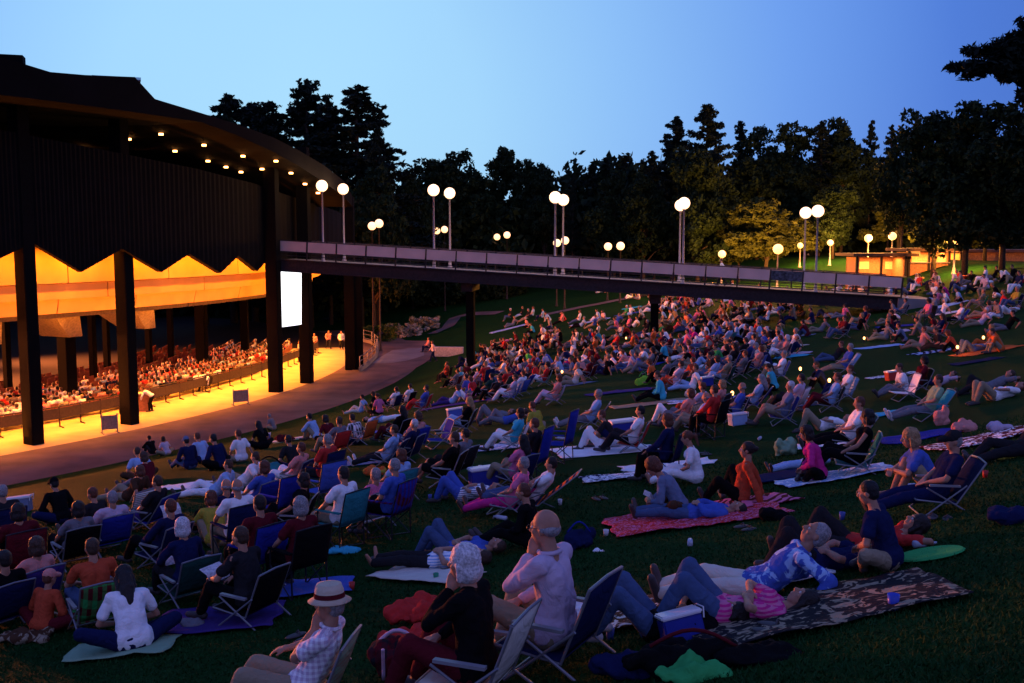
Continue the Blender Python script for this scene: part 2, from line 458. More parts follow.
def roof():
    R = 60.6; mb = MB(); st = []
    for i in range(len(ROOFP) - 1):
        a, b = ROOFP[i], ROOFP[i + 1]
        for k in range(3):
            t = k / 3; st.append([a[j] + (b[j] - a[j]) * t for j in range(3)])
    st.append(list(ROOFP[-1]))
    P = []
    for px, py, zb in st:
        c = on_circle(px, R)
        if c is None: c = on_circle(px, 59.8)
        if c is None: continue
        th, Y = c; z = at_depth(px, py, Y).z
        P.append((th, zb, z))
    vs = []; fs = []
    for th, zb, z in P:
        vs += [polar(R, th, zb), polar(R, th, max(z, zb + .4)), polar(44, th, max(z, zb + .4) + 1.5), polar(20, th, 19.5), polar(20, th, 19.0), polar(50, th, zb + .25), polar(57, th, zb)]
    m = 7
    for i in range(len(P) - 1):
        for k in range(m):
            a = i * m + k; b = i * m + (k + 1) % m
            fs.append((a, b, b + m, a + m))
    fs.append(tuple(range(m))); fs.append(tuple((len(P) - 1) * m + k for k in range(m - 1, -1, -1)))
    mb.add(vs, fs)
    ro = pbuild(mb, 'roof', M_ROOFDK)
    rear = MB(); vs = []; fs = []
    for i in range(31):
        t = RAD(9 + 100 * i / 30); vs += [polar(57, t, 12.8), polar(5, t, 15), polar(5, t, 15.5), polar(57, t, 13.2)]
    for i in range(30):
        for k in range(4): a = i * 4 + k; b = i * 4 + (k + 1) % 4; fs.append((a, b, b + 4, a + 4))
    rear.add(vs, fs); pbuild(rear, 'unseen_rear_roof', M_ROOFDK)  # unseen low roof sheet, added to keep sky light off the seating
    # skylight slope on the roof monitor
    a = at_depth(92, 75, 51); b = at_depth(141, 77.5, 54); c = at_depth(141, 80, 53.2); d = at_depth(112, 86, 51.5)
    mb = MB(); mb.add([a, b, c, d, a + Vector((-.3, .6, -.3)), b + Vector((-.3, .6, -.3)), c + Vector((-.3, .6, -.3)), d + Vector((-.3, .6, -.3))], [(0, 3, 2, 1), (4, 5, 6, 7), (0, 1, 5, 4), (1, 2, 6, 5), (2, 3, 7, 6), (3, 0, 4, 7)])
    pbuild(mb, 'skylight', mat('skylight_glazing', (.10, .12, .17), .25, var=.05, spec=.5))
    mb = MB(); p = at_depth(12, 60, 46)
    mb.box(p, (1.0, .8, .35), .3); pbuild(mb, 'roof_vent', M_ROOFDK)
    return ro
ROOF = roof()
# ceiling lights under the roof
M_DOWN = mat('ceiling_lamp_glow', (1, .6, .2), emit=((1, .38, .10), 14))
for px, py in ((129, 138), (161, 133), (175, 150), (204, 144), (208, 160), (226, 166), (243, 155), (241, 171), (262, 168), (276, 160), (291, 172), (305, 183), (85, 148), (318, 192)):
    d = ray(px, py).normalized(); ok, loc, nn, ii = ROOF.ray_cast(Vector((-CX, -CY, CAMH)), d)
    if not ok: continue
    p = loc + Vector((CX, CY, 0)) - d * .3 - Vector((0, 0, .12))
    mb = MB(); mb.lathe([(.05, .10), (.13, .10), (.13, 0), (.05, 0)], p, 12)
    pbuild(mb, 'ceiling_light', M_DOWN)
# balcony: stacked concrete fascias seen from behind, lit by added strips and uplights
def ring_band(name, r_in, r_out, z0, z1, t0, t1, m, seg=2.2, gap=.02, slope=0.0):
    n = max(1, int(round(math.degrees(t1 - t0) / seg)))
    for i in range(n):
        a = t0 + (t1 - t0) * i / n + .0006; b = t0 + (t1 - t0) * (i + 1) / n - .0006
        mb = MB(); vs = []
        for k in range(4):
            t = a + (b - a) * k / 3
            vs += [polar(r_out - slope, t, z0), polar(r_out, t, z1), polar(r_in, t, z1), polar(r_in, t, z0)]
        fs = [(3, 2, 1, 0), (12, 13, 14, 15)]
        for k in range(3):
            o = k * 4
            for j in range(4): fs.append((o + j, o + (j + 1) % 4, o + 4 + (j + 1) % 4, o + 4 + j))
        mb.add(vs, fs); pbuild(mb, name, m)
T0, T1 = RAD(-50), RAD(-9)
def wallband():
    TE = RAD(14)
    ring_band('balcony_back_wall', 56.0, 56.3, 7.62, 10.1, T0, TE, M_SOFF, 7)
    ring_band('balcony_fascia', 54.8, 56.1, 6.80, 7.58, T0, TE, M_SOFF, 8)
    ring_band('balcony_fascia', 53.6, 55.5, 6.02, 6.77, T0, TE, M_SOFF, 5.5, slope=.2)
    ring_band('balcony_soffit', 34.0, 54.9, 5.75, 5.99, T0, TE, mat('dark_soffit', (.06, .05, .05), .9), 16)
    ring_band('light_stop_slab', 46.0, 57.6, 10.12, 10.3, T0, TE, mat('dark_soffit', (.06, .05, .05), .9), 16)  # unseen slab added to stop balcony light reaching the roof
    ring_band('added_dark_backing', 46.0, 46.4, 10.32, 18, T0, TE, M_PANEL, 16)  # dark sheet added so the upper interior stays black
wallband()
# slanted concrete fins carrying the balcony
for px, px2 in ((74, 86), (152, 163), (-8, 0)):
    th, Y = on_circle(px, 55.0); th2, _ = on_circle(px2, 55)
    mb = MB(); z0, z1 = 4.55, 6.0
    a = polar(54.4, th - .016, 5.74); b = polar(54.4, th + .012, 5.74); c = polar(53.8, th2 + .010, z0); d = polar(53.8, th2 - .006, z0)
    back = Vector((-3.2, 1.4, 0)); vs = [a, b, c, d, a + back, b + back, c + back * .6, d + back * .6]
    mb.add(vs, [(0, 1, 2, 3), (7, 6, 5, 4), (0, 4, 5, 1), (1, 5, 6, 2), (2, 6, 7, 3), (3, 7, 4, 0)])
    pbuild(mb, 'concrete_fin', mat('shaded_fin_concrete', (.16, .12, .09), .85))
# low wall and railing behind the last row of seats
def on_floor(px, py):
    d = ray(px, py); t = -CAMH / d.z; return Vector((d.x * t, d.y * t, 0))
railpts = [on_floor(*p) for p in ((-160, 470), (-80, 455), (0, 437), (60, 427), (120, 414), (180, 399), (230, 386), (262, 377), (300, 362), (318, 353))]
def poly_sample(pts, step):
    out = []; 
    for a, b in zip(pts, pts[1:]):
        k = max(1, int((b - a).length / step)); out += [a + (b - a) * (i / k) for i in range(k)]
    return out + [pts[-1]]
def rear_rail():
    P = poly_sample(railpts, 1.4)
    root = empty('seating_barrier', P[0], 0, 'dark waist high barrier with rail behind the pavilion audience', 'barrier')
    mb = MB()
    for a, b in zip(P, P[1:]):
        d = b - a; mb.box((a + b) / 2 - P[0] + Vector((0, 0, .72)), (d.length, .06, .55), math.atan2(d.y, d.x))
    mb.build('barrier_panel', mat('barrier_board', (.05, .035, .025), .7), root)
    mb = MB(); mb.tube([p - P[0] + Vector((0, 0, 1.08)) for p in P], .035, 6); mb.build('top_rail', M_BEAM, root)
    for p in P:
        mb = MB(); mb.tube([p - P[0], p - P[0] + Vector((0, 0, 1.06))], .04, 6); mb.tube([p - P[0] + Vector((0, 0, .05)), p - P[0] + Vector((.35, -.35, .03))], .04, 5)
        mb.build('post', M_BEAM, root)
rear_rail()
# lit screen hung between two columns
def screen():
    a = at_depth(277.5, 271, 65.5); b = at_depth(301.5, 270.5, 67.2); c = at_depth(301.5, 324.5, 67.2); d = at_depth(279.5, 327.5, 65.5)
    root = empty('video_screen', (a + b + c + d) / 4, 0, 'tall glowing white video screen hung between two pavilion columns', 'screen')
    o = root.location; nrm = (b - a).cross(d - a).normalized(); nrm = nrm if nrm.y < 0 else -nrm
    mb = MB(); mb.add([a - o, b - o, c - o, d - o], [(0, 1, 2, 3)])
    mb.build('display', mat('screen_glow', (.8, .85, .9), emit=((.93, .97, 1.0), 1.9)), root)
    mb = MB(); k = -nrm
    e = [(v - o) * 1.035 for v in (a, b, c, d)]; e = [v + k * .16 for v in e]; f = [v + k * .3 for v in e]
    mb.add(e + f, [(3, 2, 1, 0), (4, 5, 6, 7), (0, 1, 5, 4), (1, 2, 6, 5), (2, 3, 7, 6), (3, 0, 4, 7)])
    mb.build('screen_case', M_BRONZE, root)
screen()
def small_sign(px, py, w, h, lab, tilt):
    p = on_floor(px, py); root = empty('folding_sign_stand', p, tilt, lab, 'sign stand', 'folding stands on the terrace')
    mb = MB(); mb.box((0, 0, h * .58), (w, .03, h * .75)); mb.build('board', mat('stand_board', (.30, .20, .14), .7), root)
    for s in (-1, 1):
        mb = MB(); mb.tube([(s * w / 2, 0, 0), (s * w / 2, 0, h + .05)], .035, 6); mb.tube([(s * w / 2, -.3, .03), (s * w / 2, .3, .03)], .03, 6); mb.build('leg', M_TUBE, root)
small_sign(110, 433, .75, .95, 'small framed board on two legs at the terrace edge near the second big column', RAD(35))
small_sign(241, 405, .9, .95, 'small framed board on two legs just before the screen column', RAD(35))
# curved stair railing at the pavilion's far corner
def stair_rail():
    pix = [(360, 372), (368, 366), (376, 358), (378, 350), (372, 344), (364, 342)]
    P = [on_floor(*p) for p in pix]; root = empty('curved_railing', P[0], 0, 'curved metal railing lit orange at the far corner of the pavilion', 'railing')
    for h in (.4, .8, 1.15):
        mb = MB(); mb.tube([p - P[0] + Vector((0, 0, h)) for p in P], .035, 6); mb.build('rail', M_TUBE, root)
    for p in poly_sample(P, 2.0):
        mb = MB(); mb.tube([p - P[0], p - P[0] + Vector((0, 0, 1.2))], .045, 6); mb.build('post', M_TUBE, root)
    mb = MB()
    for a, b in zip(P, P[1:]):
        d = b - a; mb.box((a + b) / 2 - P[0] + Vector((0, 0, .16)), (d.length, .2, .32), math.atan2(d.y, d.x))
    mb.build('kerb', M_CONC2, root)
stair_rail()
def podium():
    p = on_floor(141, 411); root = empty('reception_desk', p, RAD(30), 'small orange lit desk on the terrace beside a stooping attendant', 'desk')
    mb = MB(); mb.box((0, 0, .5), (.9, .6, 1.0)); mb.build('desk_body', mat('desk_wood', (.35, .14, .06), .6), root, bevel=.02)
    mb = MB(); mb.box((0, 0, 1.03), (1.0, .7, .05)); mb.build('desk_top', mat('desk_laminate', (.5, .45, .4), .5), root, bevel=.01)
podium()
# ------------------------------------------------------------------ footbridge
BL = at_depth(278, 240, 64.6); BR = at_depth(903, 277, 60.0)
BD = BR - BL; BLEN = math.hypot(BD.x, BD.y); BYAW = math.atan2(BD.y, BD.x); BSL = math.atan2(BD.z, BLEN)
BRIDGE = empty('footbridge', (BL.x, BL.y, BL.z), 0, 'long footbridge with pale railing panels sloping from pavilion to hilltop', 'bridge')
BRIDGE.rotation_euler = (0, -BSL, BYAW)
BL3 = BD.length
M_RAILP = mat('pale_railing_panel', (.72, .46, .36), .7, var=.08, scale=.8)
M_POLE = mat('painted_lamp_pole', (.42, .36, .38), .5, .1, var=.05)
NP = 20; PW = BL3 / NP; BW = 4.2
for side, y in ((0, 0.0), (1, BW)):
    for i in range(NP):
        if i == 16 and side == 0:
            mb = MB(); mb.box(((i + .5) * PW, y, -.36), (PW - .10, .05, .62)); mb.build('sign_panel', mat('dark_bridge_sign', (.10, .10, .11), .7, var=.5, scale=6), BRIDGE); continue
        mb = MB(); mb.box(((i + .5) * PW, y, -.36), (PW - .12, .05, .64)); mb.build('railing_panel', M_RAILP, BRIDGE)
    mb = MB()
    for i in range(NP + 1): mb.box((i * PW, y, -.65), (.08, .09, 1.22))
    mb.box((BL3 / 2, y, .0), (BL3, .10, .06)); mb.box((BL3 / 2, y, -.74), (BL3, .07, .05)); mb.box((BL3 / 2, y, -.95), (BL3, .05, .04))
    mb.build('railing_frame', M_BEAM, BRIDGE)
    mb = MB(); mb.box((BL3 / 2 - .3, y + (.05 if side == 0 else -.05), -1.60), (BL3 + .6, .25, .70)); mb.box((BL3 / 2 - .3, y, -1.23), (BL3 + .6, .5, .06)); mb.box((BL3 / 2 - .3, y, -1.97), (BL3 + .6, .45, .06))
    mb.build('beam', M_BEAM, BRIDGE)
mb = MB(); mb.box((BL3 / 2, BW / 2, -1.33), (BL3, BW - .3, .14)); mb.build('deck', M_CONC2, BRIDGE)
# the landing slab where the bridge meets the lawn
mb = MB(); mb.box((BL3 + 1.0, BW / 2, -1.75), (2.4, BW + .4, 1.0)); mb.build('abutment', M_CONC2, BRIDGE)
def bridge_leg(px, lab):
    c = BL + BD * ((px - 278) / 625.0 * 1.0)
    # parameter along the bridge whose image is px
    lo, hi = 0.0, 1.0
    for _ in range(30):
        m = (lo + hi) / 2; q = BL + BD * m
        if 512 + 1000.0 * q.x / (q.y * math.cos(PITCH) - (q.z - CAMH) * math.sin(PITCH)) < px: lo = m
        else: hi = m
    q = BL + BD * lo; n = Vector((-BD.y, BD.x, 0)).normalized(); q = q + n * (BW / 2); g = gz(q.x, q.y) - .3; top = q.z - 1.98
    for s in (0,):
        c = q
        mb = MB(); mb.box(((c.x, c.y, (g + top) / 2)), (.5, .7, top - g), BYAW)
        o = mb.build('pier_leg', M_BRONZE, BRIDGE, bevel=.02); o.matrix_parent_inverse = BM.inverted()
    mb = MB(); mb.box((q.x, q.y, top - .3), (.7, 3.2, .6), BYAW); mb.v = mb.v
    o = mb.build('pier_cap', M_BEAM, BRIDGE, bevel=.02); o.matrix_parent_inverse = BM.inverted()
BM = Matrix.Translation(BL) @ Matrix.Rotation(BYAW, 4, 'Z') @ Matrix.Rotation(-BSL, 4, 'Y')
bridge_leg(465, ''); bridge_leg(656, '')
# ------------------------------------------------------------------ lamps
def glow_mat(name, col, s): return mat(name, (1, .9, .8), emit=(col, s))
M_GLOBE = glow_mat('lamp_globe_glow', (1.0, .56, .28), 3.2)
M_GLOBEF = glow_mat('far_globe_glow', (1.0, .50, .22), 2.6)
M_GLOBEO = glow_mat('sodium_globe_glow', (1.0, .42, .10), 3.2)
LAMPS = 0
def lamp(base, H, rad, m, lab, grp, power=0, lcol=(1, .6, .3), arm=False):
    root = empty('street_lamp', base, 0, lab, 'street lamp', grp)
    mb = MB(); mb.lathe([(.16, 0), (.16, .08), (.11, .12), (.09, .5), (.07, .55), (.055, H - rad - .06), (.10, H - rad - .05), (.12, H - rad + .05)], n=12)
    mb.build('pole', mat('bronze_lamp_pole', (.03, .025, .025), .8) if m is M_GLOBEF else M_POLE, root, smooth=True)
    mb = MB(); mb.ball((0, 0, H), rad, 20); g = mb.build('globe', m, root, smooth=True)
    if power:
        L = bpy.data.lights.new('lamp_light', 'POINT'); L.energy = power; L.color = lcol; L.shadow_soft_size = rad
        lo = bpy.data.objects.new('lamp_light', L); link(lo, root); lo.location = (0, 0, H); g.visible_shadow = False
    return root
bn = Vector((-BD.y, BD.x, 0)).normalized()
def along(px, off):
    lo, hi = -.1, 1.2
    for _ in range(36):
        m = (lo + hi) / 2; q = BL + BD * m + bn * off
        if 512 + 1000.0 * q.x / (q.y * math.cos(PITCH) - (q.z - CAMH) * math.sin(PITCH)) < px: lo = m
        else: hi = m
    return BL + BD * lo + bn * off
ordn = ['first', 'second', 'third', 'fourth', 'fifth']
for i, (pn, pf) in enumerate(((323, 344), (434, 450), (555, 563), (683, 679.5), (816, 804))):
    for k, (px, off) in enumerate(((pn, .22), (pf, BW - .22))):
        q = along(px, off); b = Vector((q.x, q.y, q.z - 1.25))
        lamp(b, 4.85 + (0, .1, .05, .1, .05)[i], .37, M_GLOBE, 'round globe lamp on the %s side of the footbridge, %s pair out from the pavilion' % ('near' if k == 0 else 'far', ordn[i]), 'globe lamps along the footbridge', 260)
FARL = [(372, 226, 92), (379, 223.5, 88), (437, 231, 118), (444.5, 229.5, 112), (497, 237, 118), (507, 235, 112), (557, 243, 99), (565, 240.5, 96), (608, 246.5, 97), (620.5, 246, 93)]
for i, (px, py, Y) in enumerate(FARL):
    p = at_depth(px, py, Y); g = gz(p.x, p.y)
    lamp((p.x, p.y, g), max(3.2, p.z - g), .38, M_GLOBEF, 'small distant globe lamp, %s of the %s pair seen beyond the footbridge' % (('farther', 'nearer')[i % 2], ordn[i // 2]), 'globe lamps on the far walkway')
RL = [(722, 254, 92, .40, 500, 'low orange lamp behind the bridge rail near a walker'), (778, 249, 88, .5, 800, 'brightest orange lamp glowing inside a tree beyond the bridge'),
      (800, 250.5, 100, .32, 300, 'small lamp half behind the last bridge lamps'), (808, 257, 112, .3, 0, 'faint low lamp just beyond the last bridge lamps'), (830, 251, 96, .33, 300, 'orange lamp just past the last pair of bridge lamps'),
      (868, 249.5, 92, .4, 900, 'orange lamp at the near corner of the lit concession stand'), (892, 249, 90, .4, 900, 'orange lamp in front of the lit concession stand roof'),
      (955, 240.5, 72, .44, 900, 'large warm lamp in front of the tall dark trees on the hilltop'), (947, 246, 120, .3, 0, 'tiny lamp just below the large hilltop lamp'), (1002, 242.5, 90, .25, 0, 'small white lamp on a pale post at the hilltop edge'),
      (785.5, 256.5, 120, .3, 0, 'faint lamp low beside the brightest tree lamp')]
for px, py, Y, rad, pw, lab in RL:
    p = at_depth(px, py, Y); g = gz(p.x, p.y)
    lamp((p.x, p.y, g), max(2.2, p.z - g), rad * .88, M_GLOBEO, lab, 'lamps on the hilltop', pw * 9, (1, .38, .06))
# ------------------------------------------------------------------ concession buildings on the hilltop
def stand(px0, px1, py_top, Y, name, lab, wallc, glow, roofc):
    a = at_depth(px0, 260, Y); b = at_depth(px1, 260, Y); zt = at_depth(px0, py_top, Y).z
    g = min(gz(a.x, a.y), gz(b.x, b.y)); cx = (a.x + b.x) / 2; W = b.x - a.x; H = zt - g
    root = empty(name, (cx, Y, g), 0, lab, 'building')
    mb = MB(); mb.box((0, 2.2, H / 2 - .1), (W, .2, H)); mb.box((-W / 2 + .1, 1, H / 2 - .1), (.2, 2.4, H)); mb.box((W / 2 - .1, 1, H / 2 - .1), (.2, 2.4, H)); mb.box((0, .0, .5), (W, .2, 1.05))
    mb.build('wall', wallc, root)
    mb = MB(); mb.box((0, 1, H + .1), (W + 1.2, 4.4, .22)); mb.build('roof', roofc, root)
    for i in range(max(2, int(W / 3)) + 1):
        mb = MB(); mb.box((-W / 2 + i * W / max(2, int(W / 3)), -.2, H / 2), (.16, .16, H)); mb.build('post', M_BEAM, root)
    mb = MB(); mb.box((0, -.05, 1.08), (W, .7, .07)); mb.build('counter', M_CONC2, root)
    for i in range(max(2, int(W / 2.4))):
        mb = MB(); mb.box((-W / 2 + 1.2 + i * 2.4, 2.06, 1.9), (1.1, .05, .6)); mb.build('menu_board', mat('menu_glow', (.8, .5, .2), emit=((1, .40, .08), .7)), root)
    L = bpy.data.lights.new('stand_light', 'AREA'); L.energy = glow; L.color = (1, .42, .10); L.size = W * .8; L.shape = 'RECTANGLE'; L.size_y = 1
    lo = bpy.data.objects.new('stand_light', L); link(lo, root); lo.location = (0, .8, H - .15)
M_STW = mat('stand_stucco', (.5, .22, .10), .85); M_RF = mat('stand_shingle', (.12, .06, .04), .9)
stand(856, 905, 256, 78, 'concession_stand', 'open concession stand glowing orange under a shallow roof on the hilltop', M_STW, 380, M_RF)
stand(908, 948, 251, 78, 'ticket_booth', 'lower orange lit booth right of the concession stand behind the lawn crowd', M_STW, 650, M_RF)
stand(960, 1040, 252, 88, 'refreshment_hut', 'long low hut glowing dimly behind the hilltop trees', M_STW, 1600, M_RF)
# ------------------------------------------------------------------ trees
def leaf_mat(name, c1, c2):
    m, n, l, p = nodes_mat(name)
    tc = n.new('ShaderNodeTexCoord'); a = n.new('ShaderNodeTexNoise'); a.inputs['Scale'].default_value = .6; a.inputs['Detail'].default_value = 3
    l.new(tc.outputs['Object'], a.inputs['Vector'])
    mx = n.new('ShaderNodeMix'); mx.data_type = 'RGBA'; mx.inputs[6].default_value = (*c1, 1); mx.inputs[7].default_value = (*c2, 1)
    r = n.new('ShaderNodeMapRange'); r.inputs[1].default_value = .35; r.inputs[2].default_value = .65
    l.new(a.outputs[0], r.inputs[0]); l.new(r.outputs[0], mx.inputs[0]); l.new(mx.outputs[2], p.inputs['Base Color'])
    p.inputs['Roughness'].default_value = .75; p.inputs['Specular IOR Level'].default_value = .12
    return m
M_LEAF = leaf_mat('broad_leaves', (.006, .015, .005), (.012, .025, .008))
M_LEAFB = leaf_mat('lamplit_leaves', (.030, .040, .010), (.05, .062, .014))  # lighter leaf copy: lamp glow on foliage is put into the colour
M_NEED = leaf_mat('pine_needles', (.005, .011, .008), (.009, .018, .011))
M_BARK = mat('tree_bark', (.05, .035, .025), .9, var=.3, scale=6, bump=.4)
def quads(centers, size, rng, flat=.0, aspect=1.0):
    n = len(centers)
    u = rng.normal(size=(n, 3)); u[:, 2] *= (1 - flat); u /= np.linalg.norm(u, axis=1, keepdims=True)
    w = rng.normal(size=(n, 3)); w[:, 2] *= (1 - flat * .8); w -= u * (w * u).sum(1, keepdims=True); w /= np.linalg.norm(w, axis=1, keepdims=True)
    s = size * rng.uniform(.6, 1.4, (n, 1))
    a = u * s * aspect; b = w * s * .55
    v = np.stack([centers - a, centers - a * .1 + b, centers + a, centers - a * .1 - b], 1).reshape(-1, 3)
    return v
def crown_mesh(name, cl, per, crad, leaf, rng, m, flat=0, aspect=1, squash=.75):
    pts = []
    for c in cl:
        k = int(per * rng.uniform(.6, 1.4)); d = rng.normal(size=(k, 3)); d /= np.linalg.norm(d, axis=1, keepdims=True)
        rr = crad * rng.uniform(.6, 1.4); d *= rr * rng.uniform(.15, 1, (k, 1)) ** .6; d[:, 2] *= squash
        pts.append(np.asarray(c) + d)
    pts = np.concatenate(pts); v = quads(pts, leaf, rng, flat, aspect)
    return np_mesh(name, v, np.arange(len(v)), 4, [m])
def broad_tree_proto(seed, H, W, m, trunk_h=.10):
    rng = np.random.default_rng(seed); lobes = []
    nl = 9
    for i in range(nl):
        a = rng.uniform(0, 6.28); h = rng.uniform(trunk_h + .18, .93); rad = W * .5 * (1 - abs(h - .5) * 1.1) * rng.uniform(.35, .8)
        lobes.append((rad * math.cos(a), rad * math.sin(a), h * H, W * rng.uniform(.16, .30)))
    lobes += [(0, 0, H * .55, W * .33), (0, 0, H * .8, W * .24), (W * .05, 0, H * .93, W * .12)]
    cl = []
    for lx, ly, lz, lr in lobes:
        k = int(40 * (lr / (W * .25)) ** 2)
        d = rng.normal(size=(k, 3)); d /= np.linalg.norm(d, axis=1, keepdims=True); d *= lr * rng.uniform(.35, 1.0, (k, 1)) ** .5
        d[:, 2] *= .85; cl += [np.array([lx, ly, lz]) + q for q in d]
    cm = crown_mesh('crown', cl, 46, W * .065, .30, rng, m)
    mb = MB(); mb.tube([(0, 0, -.3), (.05, 0, H * .2), (-.1, .1, H * .45), (0, 0, H * .75)], H * .020, 8, r2=H * .006)
    for lx, ly, lz, lr in lobes[:nl]:
        z0 = H * rng.uniform(.2, .4); mb.tube([(0, 0, z0), (lx * .45, ly * .45, z0 + (lz - z0) * .6), (lx, ly, lz)], H * .009, 6, r2=H * .003)
    return cm, mb
def pine_proto(seed, H, W, bare=.18, layered=True, skew=0, dens=1.0):
    """white pine: tiers of near-horizontal plumes"""
    rng = np.random.default_rng(seed); cl = []; mb = MB()
    mb.tube([(0, 0, -.3), (.1, 0, H * .4), (0, .1, H * .8), (0, 0, H)], H * .018, 8, r2=H * .003)
    n = int(H * (3.1 if layered else 4.2) * dens)
    for i in range(n):
        h = bare + (1 - bare) * (i + rng.uniform(0, 1)) / n
        prof = (1 - h) ** (.62 if layered else .85) * (1.12 - .35 * (h < .3))
        if layered: prof *= rng.uniform(.55, 1.25)
        else: prof *= rng.uniform(.8, 1.12)
        L = W * .5 * min(1.1, prof) + .3; a = rng.uniform(0, 6.28); ca, sa = math.cos(a), math.sin(a)
        if skew: L *= 1 + skew * ca
        rise = (.12 if layered else -.28) * L
        z = h * H
        tip = np.array([ca * L, sa * L, z + rise])
        mb.tube([(0, 0, z), (ca * L * .6, sa * L * .6, z + rise * .45), tuple(tip)], .05 + .02 * L, 5, r2=.02)
        k = int(L * (6 if layered else 5)) + 2
        for j in range(k):
            t = rng.uniform(.25 if layered else .1, 1.03); o = rng.normal(size=3) * np.array([.30, .30, .10]) * (1 + L * .12)
            cl.append(np.array([ca * L * t, sa * L * t, z + rise * t]) + o)
    for j in range(10): cl.append(np.array([0, 0, H * (1 - .014 * j)]) + rng.normal(size=3) * .12)
    cm = crown_mesh('crown', cl, 24, .44 if layered else .34, .20, rng, M_NEED, flat=.45, aspect=1.25, squash=.5)
    return cm, mb
PROTO = {}
def tree_proto(key):
    if key in PROTO: return PROTO[key]
    k, s = key
    if k == 'broad': cm, mb = broad_tree_proto(100 + s, 18, 13, M_LEAF)
    elif k == 'pale': cm, mb = broad_tree_proto(140 + s, 12, 9, M_LEAFB, .12)
    elif k == 'pine': cm, mb = pine_proto(200 + s, 24, 13)
    elif k == 'oldpine': cm, mb = pine_proto(230 + s, 24, 14, .1, True, 0, 1.5)
    elif k == 'spruce': cm, mb = pine_proto(260 + s, 22, 8, .06, False, 0, 1.1)
    tm = mb.mesh('trunk'); tm.materials.append(M_BARK); tm.polygons.foreach_set('use_smooth', [True] * len(tm.polygons))
    PROTO[key] = (cm, tm); return PROTO[key]
PH = dict(broad=18, pale=12, pine=24, oldpine=24, spruce=22)
KNAME = dict(broad='broadleaf_tree', pale='broadleaf_tree', pine='pine_tree', oldpine='pine_tree', spruce='spruce_tree')
NT = 0
def tree(px, top, Y, kind, seed=0, ws=1.0, lab=None, grp='trees along the skyline', gx=None):
    p = at_depth(px, top, Y); g = gz(p.x, p.y) if gx is None else gx; H = p.z - g; s = H / PH[kind]
    cm, tm = tree_proto((kind, seed))
    root = empty(KNAME[kind], (p.x, p.y, g), random.uniform(0, 6.28), lab, 'tree', grp)
    root.scale = (s * ws, s * ws, s)
    link(bpy.data.objects.new('trunk', tm), root); link(bpy.data.objects.new('crown', cm), root)
    return root
